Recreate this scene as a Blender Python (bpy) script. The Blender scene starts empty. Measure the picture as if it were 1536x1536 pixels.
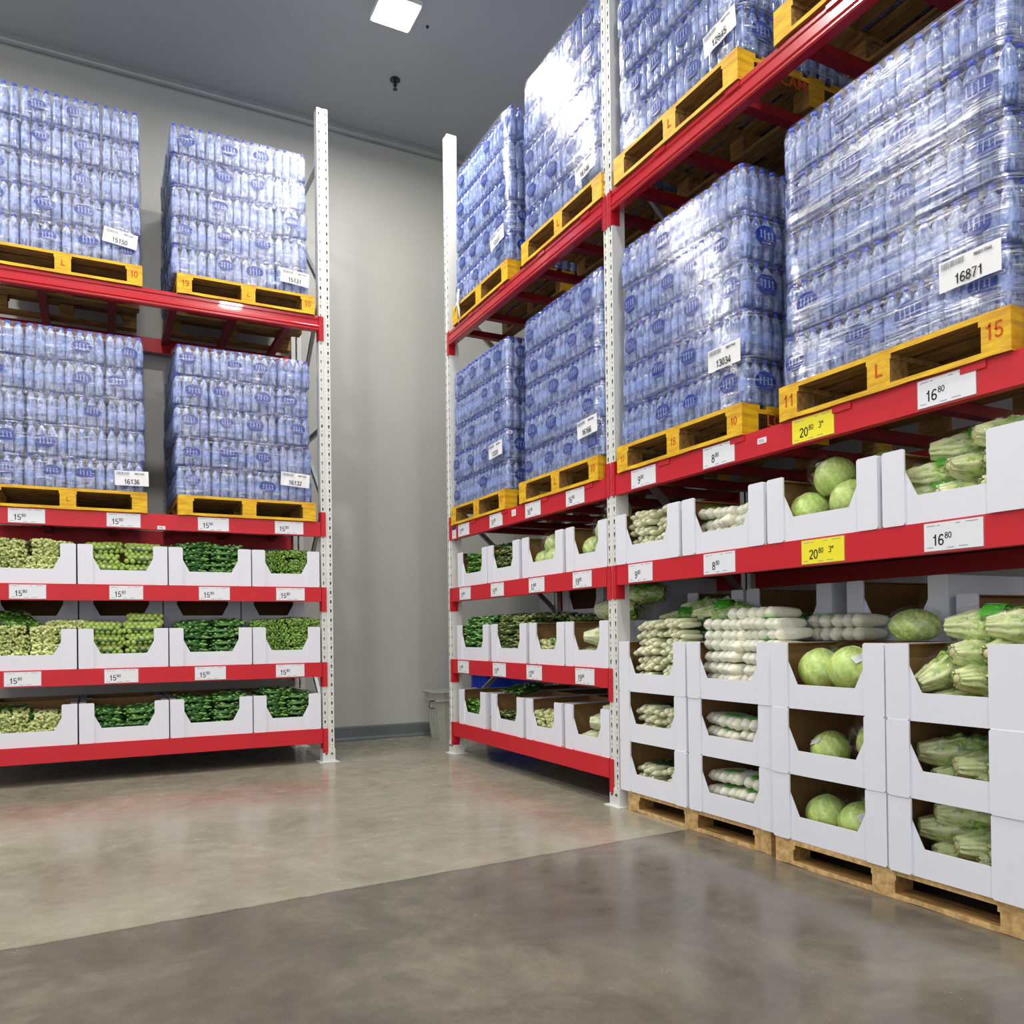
import bpy, math, random
from mathutils import Vector, Matrix, Euler, noise
random.seed(7)
C = bpy.context.scene.collection
D = bpy.data
SC = bpy.context.scene
PI = math.pi

# ------------------------------------------------------------------ camera, world, lamps, exposure
cam = D.cameras.new('camera'); cam.sensor_width = 36; cam.lens = 28.85
cam.shift_y = 0.1127; cam.clip_start = 0.05; cam.clip_end = 100
co = D.objects.new('camera', cam); C.objects.link(co)
YAW, PITCH, ROLL = 0.4701, 0.0064, -0.0126
F = Vector((math.sin(YAW)*math.cos(PITCH), math.cos(YAW)*math.cos(PITCH), math.sin(PITCH)))
R = Vector((math.cos(YAW), -math.sin(YAW), 0)); U = R.cross(F)
R2 = R*math.cos(ROLL) + U*math.sin(ROLL); U2 = -R*math.sin(ROLL) + U*math.cos(ROLL)
M = Matrix((R2, U2, -F)).transposed().to_4x4(); M.translation = Vector((0, 0, 1.1))
co.matrix_world = M
SC.camera = co

w = D.worlds.new('world'); SC.world = w; w.use_nodes = True
bg = w.node_tree.nodes['Background']; bg.inputs[0].default_value = (0.93, 0.95, 1.0, 1); bg.inputs[1].default_value = 1.18
SC.view_settings.view_transform = 'Standard'; SC.view_settings.look = 'None'
SC.view_settings.gamma = 1; SC.view_settings.use_curve_mapping = False
SC.view_settings.exposure = 0.22
LAMPS = [(2.25, 6.40), (0.30, 4.50), (-2.0, 6.2), (-2.2, 1.8), (1.9, 1.0), (-0.3, -1.8), (-4.2, -2.2), (3.2, -3.2)]
LAMP_W = 84.0
LAMP_Z = 6.20

XR, YL = 2.909, 7.060          # front faces of the two racks
WALLY, CEIL = 8.39, 6.40
Z = [0, .293, .8645, 1.512, 2.0755, 3.859]; POST_H = 5.68; BT = .1244; DEPTH = 1.2; PW = .096
GAP = 2.65

# ------------------------------------------------------------------ helpers
def srgb(r, g, b):
    f = lambda c: (c/255/12.92) if c/255 <= .04045 else ((c/255+.055)/1.055)**2.4
    return (f(r), f(g), f(b), 1)

def newmat(name):
    m = D.materials.new(name); m.use_nodes = True
    nt = m.node_tree
    for n in list(nt.nodes): nt.nodes.remove(n)
    out = nt.nodes.new('ShaderNodeOutputMaterial')
    return m, nt, out

def noise_node(nt, scale, detail=4, rough=.55, vec=None, dist=0.0):
    n = nt.nodes.new('ShaderNodeTexNoise'); n.inputs['Scale'].default_value = scale
    n.inputs['Detail'].default_value = detail; n.inputs['Roughness'].default_value = rough
    n.inputs['Distortion'].default_value = dist
    if vec is not None: nt.links.new(vec, n.inputs['Vector'])
    return n

def ramp(nt, fac, stops):
    r = nt.nodes.new('ShaderNodeValToRGB'); nt.links.new(fac, r.inputs[0])
    el = r.color_ramp.elements
    while len(el) < len(stops): el.new(.5)
    for e, (p, c) in zip(el, stops): e.position = p; e.color = c if len(c) == 4 else (*c, 1)
    return r

def mapping(nt, scale=(1, 1, 1), rot=(0, 0, 0), kind='Object'):
    t = nt.nodes.new('ShaderNodeTexCoord'); mp = nt.nodes.new('ShaderNodeMapping')
    mp.inputs['Scale'].default_value = scale; mp.inputs['Rotation'].default_value = rot
    nt.links.new(t.outputs[kind], mp.inputs[0]); return mp.outputs[0]

def bump(nt, h, strength=.3, dist=.01):
    b = nt.nodes.new('ShaderNodeBump'); b.inputs['Strength'].default_value = strength
    b.inputs['Distance'].default_value = dist; nt.links.new(h, b.inputs['Height']); return b.outputs[0]

def pbr(name, col, rough=.5, metal=0, var=.08, scale=6, col2=None, bmp=0, bscale=40, spec=.5, mapscale=(1, 1, 1), coat=0):
    m, nt, out = newmat(name)
    p = nt.nodes.new('ShaderNodeBsdfPrincipled'); nt.links.new(p.outputs[0], out.inputs[0])
    v = mapping(nt, mapscale)
    n = noise_node(nt, scale, 5, .6, v)
    c2 = col2 if col2 else tuple(c*(1-var*2) for c in col[:3])
    r = ramp(nt, n.outputs[0], [(.35, c2), (.65, col[:3])])
    nt.links.new(r.outputs[0], p.inputs['Base Color'])
    p.inputs['Roughness'].default_value = rough; p.inputs['Metallic'].default_value = metal
    p.inputs['Specular IOR Level'].default_value = spec
    if coat: p.inputs['Coat Weight'].default_value = coat
    if bmp:
        nb = noise_node(nt, bscale, 4, .6, v)
        nt.links.new(bump(nt, nb.outputs[0], bmp, .004), p.inputs['Normal'])
    return m

MT = {}
MT['red'] = pbr('red_paint', srgb(206, 28, 42), .42, 0, .03, 3, bmp=.06, bscale=150)
MT['red_gloss'] = pbr('red_gloss_paint', srgb(196, 30, 44), .24, 0, .05, 3, coat=.4)
MT['red_dark'] = pbr('red_bar_paint', srgb(150, 22, 32), .5, 0, .08, 5)
MT['post'] = pbr('grey_post_paint', srgb(222, 224, 219), .42, 0.0, .02, 5, bmp=.04, bscale=100)
MT['galv'] = pbr('galvanised_steel', srgb(170, 175, 176), .38, .7, .08, 14)
MT['bolt'] = pbr('dark_bolt', srgb(90, 92, 92), .4, .8, .05, 10)
MT['yellow'] = pbr('yellow_pallet_paint', srgb(246, 200, 22), .6, 0, .1, 7, col2=srgb(205, 148, 12), bmp=.35, bscale=60, mapscale=(1, 1, 6))
MT['rawwood'] = pbr('raw_pallet_wood', srgb(176, 136, 72), .8, 0, .15, 6, col2=srgb(120, 88, 44), bmp=.4, bscale=50, mapscale=(1, 6, 6))
MT['pine'] = pbr('pale_pine', srgb(226, 190, 128), .75, 0, .12, 5, col2=srgb(176, 138, 86), bmp=.4, bscale=60, mapscale=(6, 1, 6))
MT['white'] = pbr('white_card', srgb(232, 234, 243), .62, 0, .015, 3, bmp=.03, bscale=25)
MT['kraft'] = pbr('brown_card', srgb(166, 128, 80), .85, 0, .06, 5, mapscale=(8, 8, 1))
MT['steel_deck'] = pbr('shelf_deck', srgb(96, 90, 84), .6, .2, .1, 6)
MT['ink'] = pbr('black_ink', srgb(24, 26, 34), .7, 0, 0, 3)
MT['blueink'] = pbr('blue_ink', srgb(32, 52, 130), .6, 0, 0, 3)
MT['fade'] = pbr('faint_ink', srgb(150, 154, 160), .7, 0, 0, 3)
MT['orange'] = pbr('orange_stencil', srgb(214, 84, 22), .8, 0, .1, 30)
MT['cardw'] = pbr('paper_white', srgb(236, 238, 243), .45, 0, .01, 3)
MT['cardy'] = pbr('paper_yellow', srgb(250, 236, 50), .45, 0, .01, 3)
MT['paper'] = pbr('label_paper', srgb(242, 243, 244), .35, 0, .01, 3)
MT['cap'] = pbr('blue_cap', srgb(40, 70, 215), .25, 0, .02, 3)
MT['bluebin'] = pbr('blue_plastic', srgb(28, 62, 190), .35, 0, .05, 3)
MT['basket'] = pbr('grey_plastic', srgb(196, 198, 188), .45, 0, .08, 6)
MT['darkmetal'] = pbr('dark_metal', srgb(52, 56, 56), .4, .6, .05, 6)
MT['logo'] = pbr('dark_blue_print', srgb(20, 38, 122), .35, 0, .3, 50, col2=srgb(54, 80, 168))
MT['logolight'] = pbr('pale_print', srgb(140, 160, 214), .35, 0, .02, 20)
MT['green_band'] = pbr('bright_green_print', srgb(78, 196, 30), .35, 0, .05, 8)
MT['sprinkler'] = pbr('sprinkler_metal', srgb(60, 64, 66), .35, .7, .05, 6)
MT['wrapstr'] = pbr('white_plastic_twist', srgb(236, 240, 248), .3, 0, .02, 6)

def bottle_mat():
    m, nt, out = newmat('blue_tinted_plastic')
    p = nt.nodes.new('ShaderNodeBsdfPrincipled')
    oi = nt.nodes.new('ShaderNodeObjectInfo')
    add = nt.nodes.new('ShaderNodeVectorMath'); add.operation = 'ADD'
    nt.links.new(mapping(nt, (1, 1, .25)), add.inputs[0]); nt.links.new(oi.outputs['Random'], add.inputs[1])
    n = noise_node(nt, 70, 3, .6, add.outputs[0])
    r = ramp(nt, n.outputs[0], [(.36, srgb(76, 98, 172)), (.5, srgb(142, 160, 206)), (.64, srgb(206, 217, 240))])  # pale and dark blue streaks imitate refracted light in the bottle colour
    nt.links.new(r.outputs[0], p.inputs['Base Color'])
    p.inputs['Roughness'].default_value = .12; p.inputs['Specular IOR Level'].default_value = .7
    t = nt.nodes.new('ShaderNodeBsdfTranslucent'); t.inputs[0].default_value = srgb(190, 208, 248)
    mx = nt.nodes.new('ShaderNodeMixShader'); mx.inputs[0].default_value = .3
    nt.links.new(p.outputs[0], mx.inputs[1]); nt.links.new(t.outputs[0], mx.inputs[2])
    nt.links.new(mx.outputs[0], out.inputs[0]); return m
MT['bottle'] = bottle_mat()
MT['bottlelabel'] = pbr('blue_bottle_label', srgb(116, 140, 206), .3, 0, .2, 50, col2=srgb(172, 188, 228))

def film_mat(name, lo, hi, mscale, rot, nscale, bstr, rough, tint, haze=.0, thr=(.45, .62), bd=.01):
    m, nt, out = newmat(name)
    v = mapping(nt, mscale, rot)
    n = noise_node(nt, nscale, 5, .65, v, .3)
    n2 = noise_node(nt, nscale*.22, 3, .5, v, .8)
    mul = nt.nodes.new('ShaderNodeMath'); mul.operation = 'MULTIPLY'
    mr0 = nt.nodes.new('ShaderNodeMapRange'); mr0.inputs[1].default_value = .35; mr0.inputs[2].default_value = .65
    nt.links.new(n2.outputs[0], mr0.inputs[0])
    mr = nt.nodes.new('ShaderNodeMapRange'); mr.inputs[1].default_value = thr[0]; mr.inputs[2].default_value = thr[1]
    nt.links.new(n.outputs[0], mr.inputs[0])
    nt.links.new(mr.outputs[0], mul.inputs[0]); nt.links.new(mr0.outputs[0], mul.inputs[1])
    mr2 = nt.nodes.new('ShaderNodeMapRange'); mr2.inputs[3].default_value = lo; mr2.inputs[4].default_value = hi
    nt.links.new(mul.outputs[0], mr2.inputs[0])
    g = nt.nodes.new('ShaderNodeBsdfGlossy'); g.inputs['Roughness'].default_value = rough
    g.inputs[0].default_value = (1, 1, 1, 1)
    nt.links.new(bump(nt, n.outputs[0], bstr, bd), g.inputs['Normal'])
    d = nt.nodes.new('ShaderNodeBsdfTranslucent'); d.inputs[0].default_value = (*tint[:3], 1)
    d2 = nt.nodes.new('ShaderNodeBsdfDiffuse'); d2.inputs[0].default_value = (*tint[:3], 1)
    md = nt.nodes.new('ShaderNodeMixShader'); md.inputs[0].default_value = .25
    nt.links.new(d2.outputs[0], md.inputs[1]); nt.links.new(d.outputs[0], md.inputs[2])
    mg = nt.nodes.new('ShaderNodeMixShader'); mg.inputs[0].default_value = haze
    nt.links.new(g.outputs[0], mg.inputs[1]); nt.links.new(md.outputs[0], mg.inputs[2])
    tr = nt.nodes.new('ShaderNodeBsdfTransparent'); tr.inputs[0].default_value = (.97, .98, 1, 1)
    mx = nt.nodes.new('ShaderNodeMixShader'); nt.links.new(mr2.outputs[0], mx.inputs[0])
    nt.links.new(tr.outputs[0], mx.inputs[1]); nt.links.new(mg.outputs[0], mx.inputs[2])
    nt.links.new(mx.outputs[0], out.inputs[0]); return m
MT['shrink'] = film_mat('shrink_film', .05, .34, (1, 1, 2.0), (0, 0, 0), 24, 1.0, .14, srgb(176, 194, 236), .45)
MT['wrap'] = film_mat('stretch_film', .025, .72, (.34, .34, 9), (0, .05, 0), 24, 1.0, .17, srgb(214, 222, 244), .25, (.47, .58), .0046)  # whitish film; its diffuse share also paints highlights into the streaks
MT['wrap_near'] = film_mat('stretch_film_slanted', .03, .85, (.30, .30, 8), (.08, .08, 0), 22, 1.0, .17, srgb(214, 222, 244), .25, (.45, .56), .0056)  # whitish streaks again carry some painted highlight
MT['bagfilm'] = film_mat('clear_bag_film', .02, .34, (1, 1, 1), (0, 0, 0), 34, 1.0, .12, srgb(235, 240, 238), .06, (.48, .6), .010)
MT['sleeve'] = film_mat('clear_sleeve', .12, .2, (1, 1, 1), (0, 0, 0), 10, .1, .15, srgb(230, 230, 240), .5)

def veg_mat():
    m, nt, out = newmat('vegetable_skin')
    p = nt.nodes.new('ShaderNodeBsdfPrincipled'); nt.links.new(p.outputs[0], out.inputs[0])
    a = nt.nodes.new('ShaderNodeAttribute'); a.attribute_name = 'Col'
    n = noise_node(nt, 60, 4, .6, mapping(nt))
    r = ramp(nt, n.outputs[0], [(.3, (.86, .88, .82)), (.7, (1.1, 1.1, 1.06))])
    mx = nt.nodes.new('ShaderNodeMix'); mx.data_type = 'RGBA'; mx.blend_type = 'MULTIPLY'; mx.inputs[0].default_value = 1
    nt.links.new(a.outputs['Color'], mx.inputs[6]); nt.links.new(r.outputs[0], mx.inputs[7])
    nt.links.new(mx.outputs[2], p.inputs['Base Color']); p.inputs['Roughness'].default_value = .38
    p.inputs['Subsurface Weight'].default_value = 0.0
    return m
MT['veg'] = veg_mat()

class MB:
    def __init__(s): s.v = []; s.f = []; s.mi = []; s.c = []
    def add(s, vs, fs, mi=0, col=None, M=None):
        o = len(s.v)
        for k, p in enumerate(vs):
            p = Vector(p)
            s.v.append(M @ p if M else p)
            s.c.append((col[k] if isinstance(col, list) else col) if col else (1, 1, 1, 1))
        for k, f in enumerate(fs):
            s.f.append([i+o for i in f]); s.mi.append(mi[k] if isinstance(mi, (list, tuple)) else mi)
    def box(s, x0, x1, y0, y1, z0, z1, mi=0, M=None):
        # face order: bottom, top, front(-y), back(+y), left(-x), right(+x)
        vs = [(x0,y0,z0),(x1,y0,z0),(x1,y1,z0),(x0,y1,z0),(x0,y0,z1),(x1,y0,z1),(x1,y1,z1),(x0,y1,z1)]
        fs = [(0,3,2,1),(4,5,6,7),(0,1,5,4),(2,3,7,6),(3,0,4,7),(1,2,6,5)]
        s.add(vs, fs, mi, M=M)
    def prism(s, poly, y0, y1, mi=0, mi_side=None, M=None):      # poly in (x,z), counter-clockwise, extruded along y
        n = len(poly)
        vs = [(x, y0, z) for x, z in poly] + [(x, y1, z) for x, z in poly]
        fs = [tuple(range(n)), tuple(range(2*n-1, n-1, -1))]
        m = [mi, mi if mi_side is None else mi_side]
        for i in range(n):
            j = (i+1) % n; fs.append((i, i+n, j+n, j)); m.append(mi)
        s.add(vs, fs, m, M=M)
    def lathe(s, prof, seg=12, mi=None, M=None, col=None):       # prof: (r,z) list; mi per band
        vs = []; fs = []; ms = []; cs = []
        for k, (r, z) in enumerate(prof):
            for i in range(seg):
                a = 2*PI*i/seg; vs.append((r*math.cos(a), r*math.sin(a), z))
                if col: cs.append(col[k])
        for k in range(len(prof)-1):
            for i in range(seg):
                j = (i+1) % seg
                fs.append((k*seg+i, k*seg+j, (k+1)*seg+j, (k+1)*seg+i)); ms.append(mi[k] if mi else 0)
        fs.append(tuple(range(seg-1, -1, -1))); ms.append(mi[0] if mi else 0)
        fs.append(tuple((len(prof)-1)*seg+i for i in range(seg))); ms.append(mi[-1] if mi else 0)
        s.add(vs, fs, ms, cs if col else None, M)
    def tube(s, pts, r, seg=8, mi=0, col=None):
        pts = [Vector(p) for p in pts]; vs = []; fs = []
        for k, p in enumerate(pts):
            t = (pts[min(k+1, len(pts)-1)] - pts[max(k-1, 0)]).normalized()
            a = t.cross(Vector((0, 0, 1)) if abs(t.z) < .9 else Vector((1, 0, 0))).normalized(); b = t.cross(a)
            rr = r[k] if isinstance(r, (list, tuple)) else r
            for i in range(seg):
                an = 2*PI*i/seg; vs.append(p + (a*math.cos(an) + b*math.sin(an))*rr)
        for k in range(len(pts)-1):
            for i in range(seg):
                j = (i+1) % seg; fs.append((k*seg+i, k*seg+j, (k+1)*seg+j, (k+1)*seg+i))
        fs.append(tuple(range(seg-1, -1, -1))); fs.append(tuple((len(pts)-1)*seg+i for i in range(seg)))
        s.add(vs, fs, mi, col)
    def ell(s, c, r, M=None, nu=8, nv=5, col=(1, 1, 1, 1), mi=0):   # small ellipsoid
        vs = [(0, 0, -1)]; fs = []
        for j in range(1, nv):
            t = -PI/2 + PI*j/nv
            for i in range(nu):
                a = 2*PI*i/nu; vs.append((math.cos(t)*math.cos(a), math.cos(t)*math.sin(a), math.sin(t)))
        vs.append((0, 0, 1)); L = len(vs)-1
        for i in range(nu):
            k = (i+1) % nu; fs.append((0, 1+k, 1+i)); fs.append((L, L-nu+i, L-nu+k))
        for j in range(nv-2):
            for i in range(nu):
                k = (i+1) % nu; fs.append((1+j*nu+i, 1+j*nu+k, 1+(j+1)*nu+k, 1+(j+1)*nu+i))
        T = Matrix.Translation(Vector(c)) @ (M if M else Matrix()) @ Matrix.Diagonal((*r, 1))
        s.add(vs, fs, mi, col, T)
    def mesh(s, name, mats, smooth=False, color=False):
        me = D.meshes.new(name); me.from_pydata([tuple(p) for p in s.v], [], s.f)
        for m in mats: me.materials.append(MT[m] if isinstance(m, str) else m)
        me.polygons.foreach_set('material_index', s.mi)
        if smooth: me.polygons.foreach_set('use_smooth', [True]*len(me.polygons))
        if color:
            at = me.color_attributes.new('Col', 'FLOAT_COLOR', 'POINT')
            at.data.foreach_set('color', [x for c in s.c for x in c])
        me.update(); return me

def ob(name, me, parent=None, loc=(0, 0, 0), rz=0, rot=None, scale=None, label=None, kind=None):
    o = D.objects.new(name, me); C.objects.link(o)
    o.location = loc
    o.rotation_euler = rot if rot else (0, 0, rz)
    if scale: o.scale = scale if isinstance(scale, (tuple, list)) else (scale,)*3
    if parent: o.parent = parent
    if label: o['label'] = label
    if kind: o['kind'] = kind
    return o

def tag(o, label, cat, group=None):
    o['label'] = label; o['category'] = cat
    if group: o['group'] = group
    return o

def FW(fr, u, d, z):       # rack frame -> world   u to the right, d into the rack
    return Vector((u, YL+d, z)) if fr == 'L' else Vector((XR+d, -u, z))
RZ = {'L': 0.0, 'R': -PI/2}

def arc(cx, cz, rx, rz, a0, a1, n=14):
    return [(cx+rx*math.cos(math.radians(a0+(a1-a0)*k/n)), cz+rz*math.sin(math.radians(a0+(a1-a0)*k/n))) for k in range(n+1)]
GL = {'0': [arc(.27, .5, .21, .44, 0, 360, 24)], '1': [[(.34, -.0), (.34, 1.0)], [(.34, .86), (.26, .76), (.12, .73)]],
      '2': [arc(.27, .72, .21, .22, 170, -20, 12) + [(.06, .06)], [(.04, .065), (.50, .065)]],
      '3': [arc(.26, .73, .19, .21, 160, -90, 12), arc(.26, .28, .21, .23, 90, -160, 12)],
      '4': [[(.38, 0), (.38, .98), (.04, .32), (.04, .26), (.54, .26)]],
      '5': [[(.48, .93), (.14, .93), (.09, .50)], [(.09, .48)] + arc(.27, .31, .21, .25, 130, -155, 16)],
      '6': [arc(.27, .29, .21, .24, 0, 360, 22), arc(.34, .40, .28, .54, 180, 85, 10) + arc(.30, .76, .18, .18, 85, 20, 4)],
      '7': [[(.04, .93), (.50, .93), (.32, .5), (.20, 0)]],
      '8': [arc(.27, .74, .18, .19, 0, 360, 20), arc(.27, .28, .21, .23, 0, 360, 20)],
      '9': [arc(.27, .70, .21, .24, 0, 360, 22), arc(.20, .60, .28, .54, 0, -95, 10) + arc(.24, .24, .18, .18, 265, 200, 4)],
      '°': [arc(.17, .80, .13, .14, 0, 360, 14)]}
def digits_mesh(s, size, mat='ink', align='LEFT'):
    b = MB(); h = size*.72; x0 = 0; sw = .065
    tw = len(s)*.60*h
    if align == 'CENTER': x0 = -tw/2
    for ch in s:
        for pl in GL[ch]:
            n = len(pl); vs = []
            closed = n > 10 and abs(pl[0][0]-pl[-1][0]) < 1e-6 and abs(pl[0][1]-pl[-1][1]) < 1e-6
            for k in range(n):
                a = pl[(k-1) % (n-1)] if closed and k == 0 else pl[max(k-1, 0)]; c = pl[1] if closed and k == n-1 else pl[min(k+1, n-1)]
                tx, tz = c[0]-a[0], c[1]-a[1]; l = math.hypot(tx, tz) or 1; nx, nz = -tz/l*sw, tx/l*sw
                vs += [(x0+(pl[k][0]+nx)*h, 0, (pl[k][1]+nz)*h), (x0+(pl[k][0]-nx)*h, 0, (pl[k][1]-nz)*h)]
            fs = [(2*k, 2*k+1, 2*k+3, 2*k+2) for k in range(n-1)]
            o = len(vs); vs = vs + [(x, .0005, z) for x, y, z in vs]
            fs += [(o+2*k, o+2*k+2, o+2*k+3, o+2*k+1) for k in range(n-1)]
            b.add(vs, fs)
        x0 += .60*h
    return b.mesh('digits', [mat])
_tc = {}
def text_mesh(s, size, mat='ink', align='LEFT', ext=.0004):
    key = (s, size, mat, align)
    if key in _tc: return _tc[key]
    if all(ch in GL for ch in s): _tc[key] = digits_mesh(s, size, mat, align); return _tc[key]
    cu = D.curves.new('text', 'FONT'); cu.body = s; cu.size = size; cu.align_x = align; cu.extrude = ext; cu.offset = size*.012
    cu.resolution_u = 3
    o = D.objects.new('tmp_text', cu); C.objects.link(o)
    bpy.context.view_layer.update()
    dg = bpy.context.evaluated_depsgraph_get()
    me = D.meshes.new_from_object(o.evaluated_get(dg))
    D.objects.remove(o)
    for v in me.vertices: v.co = Vector((v.co.x, -v.co.z, v.co.y))
    me.materials.clear(); me.materials.append(MT[mat]); _tc[key] = me
    return me
ORD = ['first', 'second', 'third', 'fourth', 'fifth', 'sixth', 'seventh', 'eighth']

def struct(name, me, **k):
    o = ob(name, me, **k); o['kind'] = 'structure'; return o

def floor_mat():
    m, nt, out = newmat('polished_concrete')
    p = nt.nodes.new('ShaderNodeBsdfPrincipled'); nt.links.new(p.outputs[0], out.inputs[0])
    v = mapping(nt)
    a = noise_node(nt, 1.3, 7, .68, v, .4); b = noise_node(nt, 9, 6, .7, v); g = noise_node(nt, 160, 2, .6, v)
    l1 = ramp(nt, a.outputs[0], [(.3, srgb(132, 127, 111)), (.5, srgb(150, 146, 130)), (.7, srgb(166, 161, 144))])
    l2 = ramp(nt, a.outputs[0], [(.32, srgb(84, 79, 72)), (.5, srgb(102, 97, 88)), (.68, srgb(128, 122, 108))])
    # two pours of concrete that meet along a joint
    sep = nt.nodes.new('ShaderNodeSeparateXYZ'); nt.links.new(v, sep.inputs[0])
    jl = nt.nodes.new('ShaderNodeMath'); jl.operation = 'MULTIPLY_ADD'; jl.inputs[1].default_value = -.0645; nt.links.new(sep.outputs[0], jl.inputs[0])
    nt.links.new(sep.outputs[1], jl.inputs[2])
    nj = noise_node(nt, 6, 5, .7, v)
    ja = nt.nodes.new('ShaderNodeMath'); ja.operation = 'MULTIPLY_ADD'; ja.inputs[1].default_value = .05
    nt.links.new(nj.outputs[0], ja.inputs[0]); nt.links.new(jl.outputs[0], ja.inputs[2])
    mr = nt.nodes.new('ShaderNodeMapRange'); mr.inputs[1].default_value = 3.452; mr.inputs[2].default_value = 3.470
    nt.links.new(ja.outputs[0], mr.inputs[0])
    mx = nt.nodes.new('ShaderNodeMix'); mx.data_type = 'RGBA'
    nt.links.new(mr.outputs[0], mx.inputs[0]); nt.links.new(l2.outputs[0], mx.inputs[6]); nt.links.new(l1.outputs[0], mx.inputs[7])
    # the thin dark line of the joint itself
    d = nt.nodes.new('ShaderNodeMath'); d.operation = 'SUBTRACT'; d.inputs[1].default_value = 3.449; nt.links.new(ja.outputs[0], d.inputs[0])
    ab = nt.nodes.new('ShaderNodeMath'); ab.operation = 'ABSOLUTE'; nt.links.new(d.outputs[0], ab.inputs[0])
    ln = nt.nodes.new('ShaderNodeMapRange'); ln.inputs[1].default_value = .001; ln.inputs[2].default_value = .006; ln.inputs[3].default_value = .55; ln.inputs[4].default_value = 1
    nt.links.new(ab.outputs[0], ln.inputs[0])
    f = ramp(nt, b.outputs[0], [(.3, (.84, .84, .83)), (.7, (1.08, 1.08, 1.06))])
    f2 = ramp(nt, g.outputs[0], [(.3, (.9, .9, .9)), (.7, (1.08, 1.08, 1.08))])
    def mulc(x, y):
        q = nt.nodes.new('ShaderNodeMix'); q.data_type = 'RGBA'; q.blend_type = 'MULTIPLY'; q.inputs[0].default_value = 1
        nt.links.new(x, q.inputs[6]); nt.links.new(y, q.inputs[7]); return q.outputs[2]
    c = mulc(mulc(mulc(mx.outputs[2], f.outputs[0]), f2.outputs[0]), ln.outputs[0])
    nt.links.new(c, p.inputs['Base Color'])
    rr = ramp(nt, b.outputs[0], [(.3, (.14, .14, .14)), (.7, (.28, .28, .28))])
    nt.links.new(rr.outputs[0], p.inputs['Roughness']); p.inputs['Specular IOR Level'].default_value = .45
    nt.links.new(bump(nt, b.outputs[0], .05, .004), p.inputs['Normal'])
    return m
MT['floor'] = floor_mat()
MT['wallpaint'] = pbr('wall_panel', srgb(186, 187, 181), .55, 0, .02, 1.2, bmp=.05, bscale=180)
MT['ceilpaint'] = pbr('ceiling_panel', srgb(178, 181, 184), .5, 0, .02, .8)
MT['cove'] = pbr('dark_cove', srgb(98, 106, 106), .4, 0, .08, 6)
MT['trimmetal'] = pbr('ceiling_trim', srgb(176, 178, 176), .35, .3, .04, 5)

b = MB(); b.box(-12, 9, -12, WALLY+.3, -.2, 0); struct('floor', b.mesh('floor', ['floor']))
b = MB(); b.box(-12, 9, -12, WALLY+.3, CEIL, CEIL+.2)
struct('ceiling', b.mesh('ceiling', ['ceilpaint']))
b = MB(); b.box(-12, 9, WALLY, WALLY+.2, 0, CEIL); struct('wall_back', b.mesh('wall_back', ['wallpaint']))
b = MB(); b.box(4.62, 4.8, -12, WALLY, 0, CEIL); struct('wall_right', b.mesh('wall_right', ['wallpaint']))
bb = MB(); prof = [(0, 0), (.05, 0), (.05, .012), (.03, .035), (.02, .13), (0, .145)]
vs = [(x, WALLY-d, z) for x in (-12, 4.62) for d, z in prof]; n = len(prof)
bb.add(vs, [(i, i+1, i+1+n, i+n) for i in range(n-1)])
struct('baseboard_back', bb.mesh('baseboard_back', ['cove']))
bb = MB()
pts = []
for k in range(9):
    a = PI/2*k/8; pts.append((.0+.07*math.cos(a), CEIL-.07+.07*math.sin(a)))
prof = [(0, CEIL-.085), (.010, CEIL-.085)] + [(.035+.032*math.sin(PI*k/8-PI/2), CEIL-.05-.032*math.cos(PI*k/8-PI/2)) for k in range(9)] + [(.05, CEIL-.004), (.05, CEIL)]
n = len(prof); vs = [(x, WALLY-d, z) for x in (-12, 4.62) for d, z in prof]
bb.add(vs, [(i, i+n, i+1+n, i+1) for i in range(n-1)])
struct('trim_1', bb.mesh('trim_1', ['trimmetal'], True))
# panel joints of the back wall: slim cover strips
for k, x in enumerate((-1.2, .52, 2.75)):
    b = MB(); b.box(x-.004, x+.004, WALLY-.0015, WALLY+.01, .14, CEIL-.1); struct('trim_%d' % (k+2), b.mesh('panel_joint', ['wallpaint']))

# ceiling lamps
lamp_emit, nt, out = newmat('lamp_glow'); e = nt.nodes.new('ShaderNodeEmission'); e.inputs[0].default_value = (1, .97, .92, 1); e.inputs[1].default_value = 16
nt.links.new(e.outputs[0], out.inputs[0]); MT['lamp_glow'] = lamp_emit
hb = MB(); hb.box(-.17, .17, -.17, .17, .012, .05)
hb.box(-.02, .02, -.02, .02, .05, CEIL-LAMP_Z)
for k in range(9): hb.box(-.15+.0365*k, -.144+.0365*k, -.14, .14, .05, .085)
hme = hb.mesh('housing', ['post'])
db = MB(); db.box(-.15, .15, -.15, .15, 0, .012); dme = db.mesh('diffuser', ['lamp_glow'])
al = D.lights.new('lamp_light', 'AREA'); al.shape = 'SQUARE'; al.size = .3; al.energy = LAMP_W; al.color = (1, .965, .91)
for k, (x, y) in enumerate(LAMPS):
    t = ob('ceiling_light', None, loc=(x, y, LAMP_Z))
    tag(t, 'square white lamp glowing on the ceiling in front of the racks' if k == 0 else 'square white ceiling lamp outside the picture, %s of its kind' % ORD[k], 'lamp', 'ceiling lamps')
    ob('housing', hme, t); ob('diffuser', dme, t)
    lo = D.objects.new('lamp_light', al); C.objects.link(lo); lo.location = (0, 0, -.01); lo.parent = t
b = MB(); b.lathe([(.05, 0), (.05, -.008), (.03, -.012), (.012, -.014), (.012, -.05), (.02, -.052), (.02, -.058), (.006, -.06), (.006, -.09), (.022, -.092), (.022, -.096)][::-1], 14)
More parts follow.
